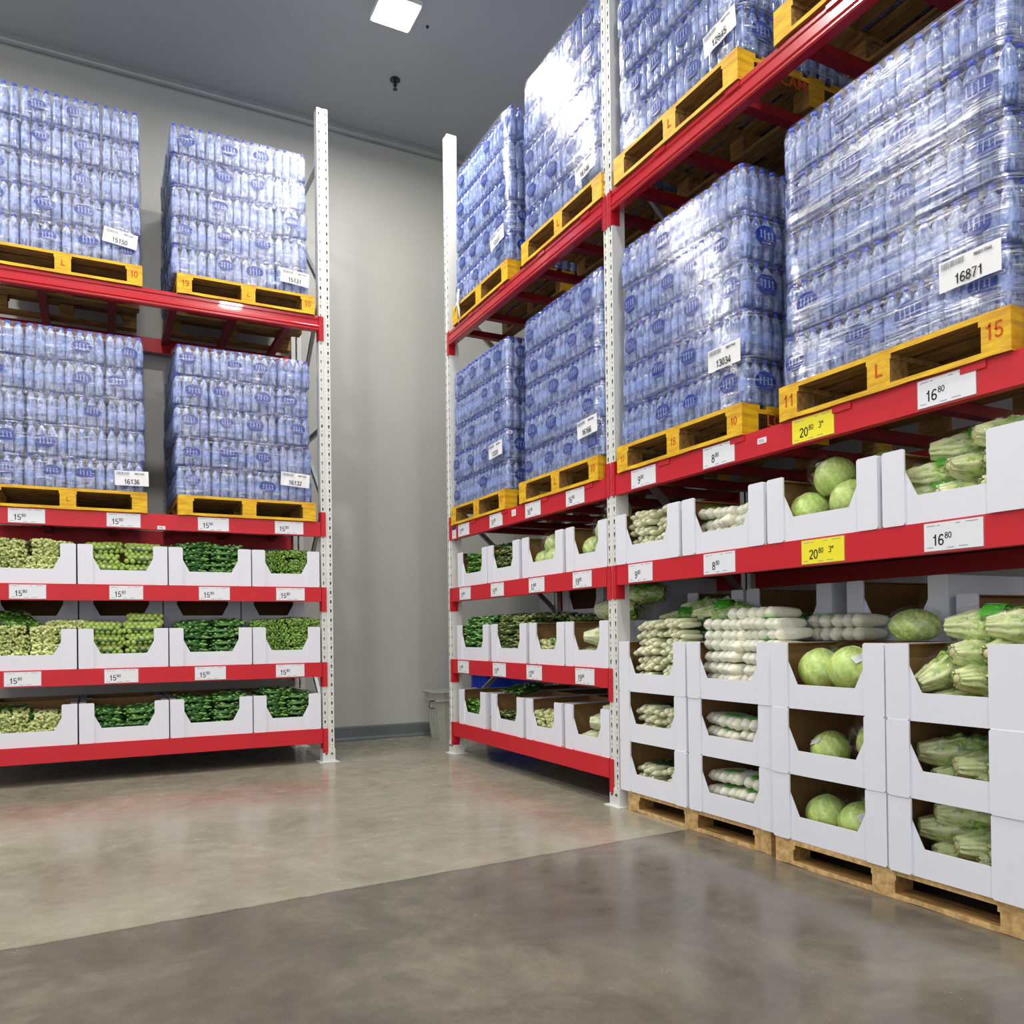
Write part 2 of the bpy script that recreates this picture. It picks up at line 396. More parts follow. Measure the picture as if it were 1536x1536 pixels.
sp = ob('sprinkler', b.mesh('sprinkler', ['sprinkler'], False), loc=(2.60, 7.44, CEIL)); tag(sp, 'small dark sprinkler head hanging from the grey ceiling', 'sprinkler')
hb = MB(); hb.lathe([(.014, 0), (.014, .012)], 10)
bolt_me = hb.mesh('ceiling_bolt', ['darkmetal'])
for (x, y, lb) in ((2.62, 6.02, 'dark bolt head in the ceiling nearest the frame top'), (2.62, 6.18, 'dark bolt head in the ceiling right of the lamp'), (2.53, 6.2, 'dark bolt head in the ceiling, closest to the lamp'), (2.63, 6.66, 'dark bolt head in the ceiling below the lamp corner')):
    tag(ob('ceiling_bolt', bolt_me, loc=(x, y, CEIL-.01)), lb, 'bolt', 'bolt heads in the ceiling')

# ------------------------------------------------------------------ racks
def slot_strip(mb, u0, u1, d, H):
    cm = (u0+u1)/2; pitch = .08; n = int(H/pitch)
    big = [(-.007, .012), (0, .016), (.007, .012), (.0075, .004), (.0045, -.006), (.0035, -.016), (-.0035, -.016), (-.0045, -.006), (-.0075, .004)]
    def ring(za, zb, hole, zc):
        k = len(hole); rect = []
        for (x, z) in hole:     # project the hole outline on the surrounding rectangle
            sx = (u1-u0)/2; sz = (zb-za)/2
            q = max(abs(x)/.0085 if x else 0, 1e-6); a = math.atan2(z/.018 if k > 6 else z/.005, x/.009 if k > 6 else x/.005)
            ca, sa = math.cos(a), math.sin(a); m = 1/max(abs(ca), abs(sa))
            rect.append((ca*m*sx, sa*m*sz))
        corners = []
        vs = [(cm+x, d, zc+z) for x, z in hole] + [(cm+x, d, (za+zb)/2+z) for x, z in rect]
        fs = [(i, (i+1) % k, k+(i+1) % k, k+i) for i in range(k)]
        mb.add(vs, fs)
    bg8 = [(0, .016), (.007, .012), (.0072, .004), (.004, -.014), (0, -.017), (-.004, -.014), (-.0072, .004), (-.007, .012)]
    import itertools
    for i in range(n):
        z0 = i*pitch
        for (za, zb, kind) in ((z0, z0+.055, 0), (z0+.055, z0+.08, 1)):
            zc = (za+zb)/2; sx = (u1-u0)/2; sz = (zb-za)/2
            if kind == 0: hole = [(.0068, .003), (.0062, .012), (0, .017), (-.0062, .012), (-.0068, .003), (-.0036, -.014), (0, -.017), (.0036, -.014)]
            else: hole = [(.004, 0), (.003, .003), (0, .004), (-.003, .003), (-.004, 0), (-.003, -.003), (0, -.004), (.003, -.003)]
            rect = [(sx, 0), (sx, sz), (0, sz), (-sx, sz), (-sx, 0), (-sx, -sz), (0, -sz), (sx, -sz)]
            vs = [(cm+x, d, zc+z) for x, z in hole] + [(cm+x, d, zc+z) for x, z in rect]
            fs = [(k, (k+1) % 8, 8+(k+1) % 8, 8+k) for k in range(8)]
            mb.add(vs, fs)
    if n*pitch < H: mb.add([(u0, d, n*pitch), (u1, d, n*pitch), (u1, d, H), (u0, d, H)], [(0, 1, 2, 3)])

def post_mesh(flip=1):
    b = MB(); H = POST_H; wv = PW; dp = .075*flip; t = .004*flip
    slot_strip(b, 0, .036, 0, H); slot_strip(b, wv-.036, wv, 0, H)
    g = .006*flip
    def wall(x0, y0, x1, y1):
        b.add([(x0, y0, 0), (x1, y1, 0), (x1, y1, H), (x0, y0, H)], [(0, 1, 2, 3)])
    wall(.036, 0, .042, g); wall(.042, g, wv-.042, g); wall(wv-.042, g, wv-.036, 0)
    wall(wv, 0, wv, dp); wall(0, dp, 0, 0)
    wall(wv, dp, wv+.0, dp+.02*flip); wall(0, dp+.02*flip, 0, dp); wall(wv, dp+.02*flip, wv-.04, dp+.02*flip); wall(.04, dp+.02*flip, 0, dp+.02*flip)  # rear flanges shaped wide to keep light out behind the slots
    # top rim
    b.box(0, .003, min(0, dp), max(0, dp), H-.003, H); b.box(wv-.003, wv, min(0, dp), max(0, dp), H-.003, H)
    return b.mesh('upright_post', ['post'])
POSTF, POSTB = post_mesh(1), post_mesh(-1)
def foot_meshes():
    b = MB(); b.box(-.006, PW+.006, -.006, .10, .006, .115)
    s = b.mesh('post_shoe', ['post'])
    b = MB(); b.box(-.035, PW+.035, -.03, .13, 0, .006); p = b.mesh('base_plate', ['post'])
    b = MB()
    for x in (.024, PW-.024): b.lathe([(.009, 0), (.009, .006), (.005, .01)], 8, M=Matrix.Translation((x, -.006, .075)) @ Matrix.Rotation(PI/2, 4, 'X'))
    return s, p, b.mesh('bolt', ['bolt'])
SHOE, PLATE, BOLTS = foot_meshes()

def beam_mesh(Lg, t, prof):
    b = MB()
    if prof == 'flat':
        b.box(0, Lg, -.004, .042, -t, 0)
    else:
        p = [(.045, 0), (.0, 0), (-.004, -.006), (-.004, -.028), (.004, -.034), (.004, -.040), (-.004, -.046), (-.004, -.080), (-.013, -.089), (-.013, -.096), (-.004, -.103), (-.004, -.108), (-.013, -.113), (-.013, -.121), (-.006, -.128), (.045, -.128)]
        n = len(p); vs = [(x, d, z) for x in (0, Lg) for d, z in p]
        b.add(vs, [(i, (i+1) % n, n+(i+1) % n, n+i) for i in range(n)] + [tuple(range(n-1, -1, -1)), tuple(range(n, 2*n))])
    return b.mesh('beam', ['red_gloss' if prof != 'flat' else 'red'])
def connector_mesh(side, up, t, gloss):
    # side=-1: connector at the left end of a beam (covers the post on its left)
    b = MB(); H = .21; z0, z1 = (-t, -t+H) if up else (-H, 0)
    if side < 0:
        b.box(-.040, .004, -.008, .0, z0, z1); b.box(0, .006, -.008, .055, z0, z1)
        cx = -.022
    else:
        b.box(-.004, .040, -.008, .0, z0, z1); b.box(-.006, 0, -.008, .055, z0, z1)
        cx = .022
    for k in range(4):
        zz = z0+.03+k*.05
        b.lathe([(.004, 0), (.004, .003)], 8, M=Matrix.Translation((cx, -.008, zz)) @ Matrix.Rotation(PI/2, 4, 'X'))
    return b.mesh('beam_connector', ['red_gloss' if gloss else 'red'])

def rack(fr, lefts, label):
    # lefts: u of the left edge of each upright frame, left to right
    root = ob('pallet_rack', None, loc=FW(fr, lefts[0], 0, 0), rz=RZ[fr]); tag(root, label, 'storage rack')
    u0 = lefts[0]
    for u in lefts:
        for (me, d) in ((POSTF, 0), (POSTB, DEPTH)):
            p = ob('upright_post', me, root, (u-u0, d, 0))
            sgn = 1 if d == 0 else -1
            ob('post_shoe', SHOE, p, (0, 0 if d == 0 else -.094, 0)); ob('base_plate', PLATE, p, (0, 0 if d == 0 else -.1, 0))
            if d == 0: ob('bolts', BOLTS, p)
        # bracing between the front and rear upright
        zz = .35; up = True
        xm = u-u0+PW/2
        for z in (.22, 2.9, 5.25):
            b = MB(); b.box(xm-.012, xm+.012, .07, DEPTH-.07, z, z+.045); ob('brace', b.mesh('brace', ['galv']), root)
        while zz+.95 < POST_H-.2:
            a, c = (.08, DEPTH-.08) if up else (DEPTH-.08, .08)
            v1, v2 = Vector((xm, a, zz)), Vector((xm, c, zz+.95)); dirv = v2-v1; L = dirv.length; ang = math.atan2(dirv.z, dirv.y)
            b = MB(); b.box(-.015, .015, 0, L, -.02, .02, M=Matrix.Translation(v1) @ Matrix.Rotation(ang, 4, 'X'))
            ob('brace', b.mesh('brace', ['galv']), root); zz += .95; up = not up
    for i in range(len(lefts)-1):
        a = lefts[i]+PW-u0; Lg = lefts[i+1]-lefts[i]-PW
        for lv in range(1, 6):
            if fr == 'R' and i == 1 and lv < 3: continue
            prof = 'flat' if lv < 5 else 'step'; t = BT if lv < 5 else .128
            me = beam_mesh(Lg, t, prof)
            for back in (False, True):
                o = ob('beam', me, root, (a if not back else a+Lg, 0 if not back else DEPTH, Z[lv]), rz=0 if not back else PI)
                cl = connector_mesh(-1, lv == 4, t, lv == 5); cr = connector_mesh(1, lv == 4, t, lv == 5)
                ob('beam_connector', cl, o); ob('beam_connector', cr, o, (Lg, 0, 0))
            if lv <= 3:
                b = MB()
                nb = 9; wd = (Lg-.02)/nb
                for k in range(nb): b.box(a+.01+k*wd, a+.01+(k+1)*wd-.004, .045, DEPTH-.045, Z[lv]-.028, Z[lv]-.002)
                ob('shelf_deck', b.mesh('shelf_deck', ['steel_deck']), root)
            else:
                for k in range(6):
                    x = a + (.12, .55, 1.05, 1.5, 1.98, 2.44)[k]
                    b = MB(); b.box(x-.03, x+.03, .042, DEPTH-.042, Z[lv]-.055, Z[lv]-.004)
                    ob('support_bar', b.mesh('support_bar', ['red_dark']), root)
                if lv == 4 or fr == 'R':
                    for x in (.5, 1.1, 1.75, 2.35):   # little locking tabs on the beam face
                        if lv == 4 and fr == 'L': continue
                        b = MB(); b.box(a+x-.05, a+x+.05, -.010, -.002, Z[lv]-.03, Z[lv]+.002); ob('locking_tab', b.mesh('locking_tab', ['red_gloss' if lv == 5 else 'red']), root)
    return root
rack('L', [-.902-PW, 1.748], 'red and white pallet rack standing along the back wall')
rack('R', [-6.922-PW, -4.272-PW, -1.622-PW+.0], 'red and white pallet rack running along the right side toward the viewer')

# ------------------------------------------------------------------ pallets
def pallet_parts(Wd, Dp, H, outer, inner, nail=False):
    tb = .022; parts = []
    def m6(xa, xb, ya, yb):      # outer paint only on faces that lie on the outside of the pallet
        o = lambda c: 0 if c else 1
        return [1, 1, o(ya < .002), o(yb > Dp-.002), o(xa < -Wd/2+.002), o(xb > Wd/2-.002)]
    b = MB(); n = 7; bw = .12; gap = (Dp-n*bw)/(n-1)
    rnd = random.Random(3)
    for k in range(n):
        y = k*(bw+gap); dx = rnd.uniform(0, .004)
        b.box(-Wd/2, Wd/2, y, y+bw, H-tb, H, m6(-Wd/2, Wd/2, y, y+bw))
    parts.append(('top_deck', b.mesh('top_deck', [outer, inner])))
    for k, x in enumerate((-Wd/2, -.06, Wd/2-.12)):
        b = MB(); b.box(x, x+.12, 0, Dp, H-2*tb, H-tb, m6(x, x+.12, 0, Dp)); parts.append(('stringer_board', b.mesh('stringer_board', [outer, inner])))
    for x in (-Wd/2, -.055, Wd/2-.11):
        for y in (0, Dp/2-.055, Dp-.11):
            b = MB(); b.box(x, x+.11, y, y+.11, tb, H-2*tb, m6(x, x+.11, y, y+.11)); parts.append(('block', b.mesh('block', [outer, inner])))
    for y in (0, Dp/2-.055, Dp-.11):
        b = MB()
        N = 16; rr = random.Random(int(y*100)+5); vs = []; fs = []
        for i in range(N+1):       # slightly wavy lower board
            x = -Wd/2+Wd*i/N; wz = .003*math.sin(i*1.3+y*9)+rr.uniform(-.0015, .0015)
            if i in (0, N): wz = 0
            vs += [(x, y, max(0, wz)), (x, y+.11, 0), (x, y+.11, tb), (x, y, tb)]
        for i in range(N):
            o = i*4; fs += [(o, o+4, o+5, o+1), (o+3, o+2, o+6, o+7), (o, o+3, o+7, o+4), (o+1, o+5, o+6, o+2)]
        fs += [(0, 1, 2, 3), (N*4, N*4+3, N*4+2, N*4+1)]
        ms = []
        for i in range(N): ms += [1, 1, 0 if y < .01 else 1, 0 if y > Dp-.12 else 1]
        ms += [0, 0]
        b.add(vs, fs, ms); parts.append(('bottom_board', b.mesh('bottom_board', [outer, inner])))
    return parts
PAL = pallet_parts(1.1, 1.1, .162, 'yellow', 'rawwood')
PALF = pallet_parts(1.2, 1.1, .118, 'pine', 'rawwood')
def pallet(fr, u, d, z, parts, label, name='wooden_pallet', stamps=(), jit=0, group=None):
    t = ob(name, None, loc=FW(fr, u, d, z), rz=RZ[fr]+jit); tag(t, label, 'pallet', group)
    for n_, me in parts: ob(n_, me, t)
    for (s, x, size, side) in stamps:
        me = text_mesh(s, size, 'orange', 'CENTER')
        if side == 'front': ob('stencil', me, t, (x, -.0012, .060))
        else: ob('stencil', me, t, (.5512, x, .060), rz=PI/2)
    return t

# ------------------------------------------------------------------ water loads
def bottle_mesh():
    b = MB(); prof = [(.026, 0), (.031, .004), (.0325, .02), (.0295, .03), (.0325, .04), (.0295, .05), (.0325, .06), (.0328, .062), (.0328, .122), (.0325, .124), (.030, .134), (.0325, .144), (.031, .165), (.026, .188), (.017, .206), (.0135, .212), (.0135, .220)]
    ml = [0]*7+[1]+[0]*9
    b.lathe(prof, 10, ml)
    b.lathe([(.0152, .219), (.0152, .236), (.014, .238)], 10, [2, 2, 2])
    return b.mesh('bottle', ['bottle', 'bottlelabel', 'cap'], True)
BOT = bottle_mesh()
PK = .275; LAYER = .2465
def pack_film():
    b = MB(); W_, D_, H_ = PK*.985, PK*.985, .240
    # rounded box that follows the bottle fronts, shrunk in towards the necks
    N = 40; lev = [(0.0, 0.0), (.004, .99), (.03, 1.0), (.10, 1.0), (.165, 1.0), (.195, .985), (.215, .965), (.236, .93), (.241, .80), (.2405, 0.0)]
    vs = []; fs = []; idx = []
    rings = []
    for z, s_ in lev:
        ring = []
        if s_ == 0.0: continue
        for i in range(N):
            a = 2*PI*i/N; ca, sa = math.cos(a), math.sin(a); e_ = .22
            x = W_/2*s_*math.copysign(abs(ca)**e_, ca); y = D_/2*s_*math.copysign(abs(sa)**e_, sa)
            nz = noise.noise(Vector((x*14, y*14, z*10)))*.003
            rip = .0025*math.cos(x/.0685*2*PI) if abs(sa) > .7 else .0025*math.cos(y/.0685*2*PI)
            k = 1+(nz+rip)/(W_/2)
            ring.append(len(vs)); vs.append((x*k, D_/2+y*k, z))
        rings.append(ring)
    for r1, r2 in zip(rings, rings[1:]):
        for i in range(N): j = (i+1) % N; fs.append((r1[i], r1[j], r2[j], r2[i]))
    fs.append(tuple(rings[-1])); fs.append(tuple(reversed(rings[0])))
    b.add(vs, fs); return b.mesh('shrink_film', ['shrink'], True)
FILM = pack_film()
def logo_mesh(sd):
    b = MB(); N = 36; a_, c_ = .070, .050; rr = random.Random(sd)
    b.add([(a_*(1+.05*noise.noise(Vector((i*.4, sd, 0))))*math.cos(2*PI*i/N), .003*math.cos(2*PI*i/N)**2, c_*(1+.05*noise.noise(Vector((i*.4, sd, 3))))*math.sin(2*PI*i/N)) for i in range(N)], [tuple(range(N))], 0)
    for cx in (-.036, -.012, .014, .038):        # pale upright characters broken up by the creases of the film
        hh = .020*(1-abs(cx)*8) + .008
        b.box(cx-.0035, cx+.0035, -.0015, -.0005, -hh*rr.uniform(.6, 1.1), hh*rr.uniform(.7, 1.2), 1)
        if rr.random() < .7: b.box(cx-.009, cx+.004, -.0014, -.0005, hh*.55, hh*.55+.005, 1)
        if rr.random() < .6: b.box(cx-.004, cx+.009, -.0014, -.0005, -hh*.6, -hh*.6+.005, 1)
    return b.mesh('printed_oval', ['logo', 'logolight'])
LOGOS = [logo_mesh(k) for k in (1, 2, 3)]

def wrap_mesh(W_, D_, H_, seed, slump=.0):
    NU, NV = 150, 44; vs = []; fs = []
    for j in range(NV+1):
        z = H_*j/NV; lay = (z % LAYER)/LAYER
        pin = .010*max(0, math.cos((lay)*2*PI))**4 if z > .05 else 0
        tilt = 1-.012*(z/H_)
        for i in range(NU):
            a = 2*PI*i/NU; ca, sa = math.cos(a), math.sin(a); e_ = .16
            x = math.copysign(abs(ca)**e_, ca); y = math.copysign(abs(sa)**e_, sa)
            q = Vector((x*3+seed*7, y*3, z*4)); nz = noise.noise(q)*.007 + noise.noise(q*3.7)*.004
            nz += .004*noise.noise(Vector((x*2+y*2, seed, (z+.1*x)*38)))
            k = nz - pin*.6
            if j == NV: k -= .03
            vs.append(((W_/2+k)*x*tilt, D_/2+(D_/2+k)*y*tilt, z+(.006*noise.noise(q*2) if j == NV else 0)))
    for j in range(NV):
        for i in range(NU):
            k = (i+1) % NU; fs.append((j*NU+i, j*NU+k, (j+1)*NU+k, (j+1)*NU+i))
    b = MB(); b.add(vs, fs); return b

def sheet_label(parent, x, z, main, small, tilt=.05, w_=.24, h_=.115, y=-.02):
    b = MB(); N = 8; vs = []; fs = []
    for j in (0, 1):
        for i in range(N+1): vs.append((w_*(i/N-.5), .002*math.sin(i*1.9), h_*(j-.5)))
    for i in range(N): fs.append((i, i+1, N+2+i, N+1+i))
    b.add(vs, fs)
    l = ob('paper_label', b.mesh('paper_label', ['paper']), parent, (x, y, z), rot=(0, -tilt, 0), label='white paper label with printed number')
    ob('number', text_mesh(main, .052, 'ink', 'CENTER'), l, (.0, -.0042, -.045))
    ob('code', text_mesh(small, .018, 'ink'), l, (.02, -.0042, .030))
    b = MB(); rr = random.Random(5); xx = -.108
    while xx < -.02:
        ww = rr.choice((.0012, .0022, .003)); b.box(xx, xx+ww, -.0043, -.0036, .026, .048); xx += ww+rr.choice((.0016, .003))
    ob('barcode', b.mesh('barcode', ['fade']), l)

def load(fr, u, d, z, desc, tier, labelinfo=None, sides=(), wrapmat='wrap', cols=range(4), seed=1, layers=5):
    rz = RZ[fr]; rr = random.Random(seed)
    base = FW(fr, u, d, z)
    Mw = Matrix.Translation(base) @ Matrix.Rotation(rz, 4, 'Z')
    places = [(c, 0, 0) for c in cols]
    if 'R' in sides: places += [(3, r, 1) for r in (1, 2, 3)]
    if 'Lf' in sides: places += [(0, r, -1) for r in (1, 2, 3)]
    lj = [rr.uniform(-.010, .010) for _ in range(layers)]; ly = [rr.uniform(-.004, .010) for _ in range(layers)]
    for L in range(layers):
        for (c, r, sd) in places:
            x = (c-1.5)*PK + rr.uniform(-.003, .003) + lj[L] - .003*L*(1 if c > 1.5 else -1 if c < 1.5 else 0)*.5
            y = r*PK + rr.uniform(-.004, .004) + .002*L + ly[L]
            zz = L*LAYER
            p = ob('water_pack', None, loc=Mw @ Vector((x, y, zz)), rz=rz+rr.uniform(-.015, .015))
            if r == 0: where = '%s from left' % ORD[c] if c else 'leftmost'
            else: where = '%s behind %s corner' % (ORD[r-1], 'right' if sd > 0 else 'left')
            tag(p, 'water pack, %s layer up, %s, %s, %s' % (ORD[L], where, desc, tier), 'water pack', 'water packs of the %s, %s' % (desc, tier))
            ob('shrink_film', FILM, p)
            rows = [(bx, by) for bx in range(4) for by in ((0, 1) if r == 0 else (0,))]
            if sd > 0 or (r == 0 and c == 3 and 'R' in sides): rows += [(3, by) for by in range(4)]
            if sd < 0 or (r == 0 and c == 0 and 'Lf' in sides): rows += [(0, by) for by in range(4)]
            if r: rows = [q for q in rows if q[0] == (3 if sd > 0 else 0)]
            for (bx, by) in sorted(set(rows)):
                ob('bottle', BOT, p, ((bx-1.5)*.0675, .034+by*.0675, .0015), rz=rr.uniform(0, 6))
            if r == 0 and rr.random() < .72:
                ob('printed_oval', LOGOS[rr.randrange(3)], p, (rr.uniform(-.05, .05), -.0055, .115+rr.uniform(-.012, .018)), rot=(0, rr.uniform(-.06, .06), 0), scale=rr.uniform(.8, 1.0))
            if ((sd > 0) or (r == 0 and c == 3 and 'R' in sides)) and rr.random() < .75:
                ob('printed_oval', LOGOS[rr.randrange(3)], p, (PK/2+.004, PK/2, .12), rz=PI/2)
            if sd < 0 and rr.random() < .75:
                ob('printed_oval', LOGOS[rr.randrange(3)], p, (-PK/2-.004, PK/2, .12), rz=-PI/2)
    b = MB(); q = PK/2-.004      # the packs inside the load, of which only slivers show between the pallet boards
    for L in range(layers):
        for c in range(4):
            for r in range(1, 4):
                if (c == 3 and 'R' in sides) or (c == 0 and 'Lf' in sides): continue
                x = (c-1.5)*PK+lj[L]; y = r*PK+.002*L+ly[L]+.002
                b.box(x-q, x+q, y, y+2*q, L*LAYER+.002, L*LAYER+.19); b.box(x-q*.8, x+q*.8, y+.03, y+2*q-.03, L*LAYER+.19, L*LAYER+.238)
    inn = ob('water_packs', b.mesh('water_packs', ['bottle']), loc=base, rz=rz, kind='stuff'); tag(inn, 'hidden inner water packs of the %s, %s' % (desc, tier), 'water pack')
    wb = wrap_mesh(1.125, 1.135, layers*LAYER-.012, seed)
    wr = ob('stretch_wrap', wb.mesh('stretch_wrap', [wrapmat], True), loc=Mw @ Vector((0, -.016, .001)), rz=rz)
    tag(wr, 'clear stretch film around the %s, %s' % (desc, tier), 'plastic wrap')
    if labelinfo: sheet_label(wr, *labelinfo)
    return wr

PZ = .162
# left rack, lower (level 4) and upper (level 5) tier
for (u, z, lb, st) in ((-.175, Z[4], 'yellow wooden pallet on the lower beam tier, left in back rack', [('L', 0, .05, 'front')]), (1.150, Z[4], 'yellow wooden pallet on the lower beam tier, right in back rack', []),
                   (-.195, Z[5], 'yellow wooden pallet on the top tier, left in back rack', [('L', 0, .06, 'front'), ('10', .49, .07, 'front')]), (1.160, Z[5], 'yellow wooden pallet on the top tier, right in back rack', [('19', -.49, .07, 'front'), ('L', 0, .05, 'front'), ('10', .49, .07, 'front')])):
    pallet('L', u, -.02, z, PAL, lb, stamps=st)
load('L', -.185, 0, Z[4]+PZ, 'left load', 'lower tier, back rack', (.45, .10, '16136', '980017046', .02), seed=1)
load('L', 1.125, 0, Z[4]+PZ, 'right load', 'lower tier, back rack', (.40, .18, '16132', '980017046', -.06), ('Lf',), seed=2)
load('L', -.200, 0, Z[5]+PZ, 'left load', 'top tier, back rack', (.40, .18, '15150', '980017046', -.14), seed=3)
load('L', 1.120, 0, Z[5]+PZ, 'right load', 'top tier, back rack', (.42, .12, '15131', '980017046', -.08), ('Lf',), seed=4)
# right rack
for (u, z, lb, st) in ((-6.33, Z[4], 'yellow pallet marked in orange, lower tier, next to far post', [('17', .49, .07, 'front'), ('15', 0, .05, 'front'), ('LOSCAM', .32, .09, 'side')]),
                   (-4.99, Z[4], 'yellow pallet on lower tier, left of the middle post', [('L', 0, .07, 'front'), ('10', .49, .07, 'front')]),
                   (-3.672, Z[4], 'yellow pallet on lower tier, right of the middle post', [('15', 0, .06, 'front'), ('10', .49, .06, 'front'), ('LOSCAM', .34, .09, 'side'), ('17', -.49, .05, 'front')]),
                   (-2.322, Z[4], 'yellow pallet with orange 15, lower tier, nearest the viewer', [('11', -.49, .08, 'front'), ('L', 0, .08, 'front'), ('15', .49, .085, 'front')]),
                   (-6.235, Z[5], 'yellow pallet on top tier beside the far post', []), (-4.905, Z[5], 'yellow pallet on top tier, left of the middle post', [('L', 0, .07, 'front')]),
                   (-3.667, Z[5], 'yellow pallet on top tier, right of the middle post', [('L', 0, .07, 'front'), ('LOSCAM', .3, .09, 'side')]), (-2.322, Z[5], 'yellow pallet on top tier, nearest the viewer', [])):
    pallet('R', u, -.02, z, PAL, lb, stamps=st)
load('R', -6.33, 0, Z[4]+PZ, 'far-post load', 'lower tier, right rack', (.42, .33, '13331', '980017046', .04), ('R',), seed=11)
load('R', -4.96, 0, Z[4]+PZ, 'load left of middle post', 'lower tier', (.42, .20, '16166', '980017046', .05), ('R',), seed=12)
load('R', -3.66, 0, Z[4]+PZ, 'load right of middle post', 'lower tier', (.43, .26, '13034', '980017046', .0), ('R',), seed=13)
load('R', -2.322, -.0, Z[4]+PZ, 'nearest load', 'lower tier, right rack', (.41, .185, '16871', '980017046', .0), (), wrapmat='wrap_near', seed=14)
load('R', -6.235, 0, Z[5]+PZ, 'far-post load', 'top tier, right rack', (.40, .22, '13337', '980017046', .1), ('R',), seed=15)
load('R', -4.905, 0, Z[5]+PZ, 'load left of middle post', 'top tier', (.38, .11, '16146', '980017046', .1), (), seed=16)
load('R', -3.66, 0, Z[5]+PZ, 'load right of middle post', 'top tier', (.43, .14, '12845', '980017046', .1), ('R',), seed=17)
load('R', -2.322, 0, Z[5]+PZ, 'nearest load', 'top tier, right rack', None, (), cols=(0, 1), seed=18, layers=2)
# twisted loose end of the film at the far post
b = MB(); b.tube([(0, 0, .10), (.01, -.01, .03), (.0, -.012, -.03), (.045, -.02, -.09), (.06, -.022, -.16), (.03, -.02, -.22)], [.008, .012, .009, .008, .008, .005], 7)
b.tube([(0, -.005, .03), (-.01, -.012, -.02), (-.03, -.02, -.07), (-.045, -.018, -.09)], [.008, .008, .006, .004], 7)
tag(ob('film_tail', b.mesh('film_tail', ['wrapstr'], True), loc=FW('R', -6.62, -.03, Z[5]+.17), rz=RZ['R']), 'white twisted film end hanging over the upper beam near far post', 'plastic wrap')

# ------------------------------------------------------------------ price cards
def card(fr, u, z, wd, hh, price, sup, col, label, extra=None, group='price cards'):
    t = ob('price_card', None, loc=FW(fr, u, -.004, z), rz=RZ[fr]); tag(t, label, 'price tag', group)
    b = MB(); b.box(-wd/2, wd/2, -.0035, -.001, -hh/2, hh/2); ob('card', b.mesh('card', ['cardy' if col == 'y' else 'cardw']), t)
    b = MB(); e = .005
    b.box(-wd/2-e, wd/2+e, -.001, 0, -hh/2-e, hh/2+e); ob('clear_sleeve', b.mesh('clear_sleeve', ['sleeve']), t)
    if price:
        big = .060; x0 = -.018-.034*len(price) if col == 'w' else -.075
        m1 = text_mesh(price, big); o = ob('price_digits', m1, t, (x0, -.0042, -.034)); wdt = max(v.co.x for v in m1.vertices)
        ob('price_digits', text_mesh(sup, .034), t, (x0+wdt+.004, -.0042, -.010))
        if extra: ob('price_digits', text_mesh(extra, .040), t, (.035, -.0042, -.012))
        b = MB(); rr = random.Random(int(abs(u)*100))
        for (xa, xb, zz) in ((-.45, -.30, .40), (-.27, -.22, .40), (.05, .13, .41), (.22, .42, .42), (-.45, -.34, -.38), (-.1, .02, -.42), (.1, .25, -.40)):
            b.box(wd*xa, wd*xb, -.0039, -.0036, hh*zz-.0015, hh*zz+.0015)
        ob('fine_print', b.mesh('fine_print', ['fade']), t)
    return t
bz = lambda lv: Z[lv]-BT/2
BN = {4: 'topmost carded beam', 3: 'second carded beam', 2: 'lowest carded beam'}
for lv, us in ((4, (-.446, .206, .868, 1.476)), (3, (-.443, .220, .870, 1.481)), (2, (-.480, .180, .833, 1.472))):
    for k, u in enumerate(us):
        card('L', u, bz(lv), .236, .104, '15', '80', 'w', 'white 15.80 price card, %s from left, %s of back rack' % (ORD[k], BN[lv]))
for lv, us, pr in ((4, (-6.63, -5.977, -5.348, -4.747), ('17', '15', '16', '16')), (3, (-6.618, -5.969, -5.306, -4.671), ('17', '15', '12', '19')), (2, (-6.675, -5.95, -5.36, -4.654), ('17', '15', '12', '19'))):
    for k, (u, p) in enumerate(zip(us, pr)):
        card('R', u, bz(lv), .236, .106, p, '80', 'w', 'white %s.80 price card, %s from far post, %s of right rack' % (p, ORD[k], BN[lv]))
for lv, us in ((4, (-3.972, -3.314, -2.685, -2.032)), (3, (-4.015, -3.321, -2.639, -2.013))):
    for u, (p, c) in zip(us, (('9', 'w'), ('8', 'w'), ('20', 'y'), ('16', 'w'))):
        card('R', u, bz(lv), .24, .108, p, '80', c, '%s %s.80 price card on %s right of the middle post' % ('yellow' if c == 'y' else 'white', p, 'upper carded beam' if lv == 4 else 'second carded beam'), '3°' if c == 'y' else None)
def sticker(fr, u, z, w_, h_, label, head=None):
    t = ob('sticker', None, loc=FW(fr, u, -.004, z), rz=RZ[fr]); tag(t, label, 'sticker')
    b = MB(); b.box(-w_/2, w_/2, -.001, 0, -h_/2, h_/2); ob('card', b.mesh('card', ['cardw']), t)
    b = MB()
    for k in range(3): b.box(-w_*.36, w_*(.2+.05*k), -.0016, -.001, h_*(.2-.2*k)-.0012, h_*(.2-.2*k)+.0012)
    ob('fine_print', b.mesh('fine_print', ['fade']), t)
    if head:
        b = MB(); b.box(-w_/2, w_/2, -.0018, -.0010, h_*.25, h_*.5); ob('header_band', b.mesh('header_band', ['blueink']), t)
sticker('L', .476, Z[4]-.108, .058, .028, 'tiny white sticker on the topmost carded beam of the back rack')
sticker('R', -5.662, Z[4]-.045, .07, .05, 'tiny white sticker on the beam between the 15.80 and 16.80 cards')
sticker('R', -3.003, Z[4]-.055, .06, .028, 'tiny white sticker on the beam between 8.80 and yellow 20.80 cards')
sticker('R', -6.85, Z[4]-.065, .09, .105, 'white sticker with dark blue header at the far post end of beam', True)

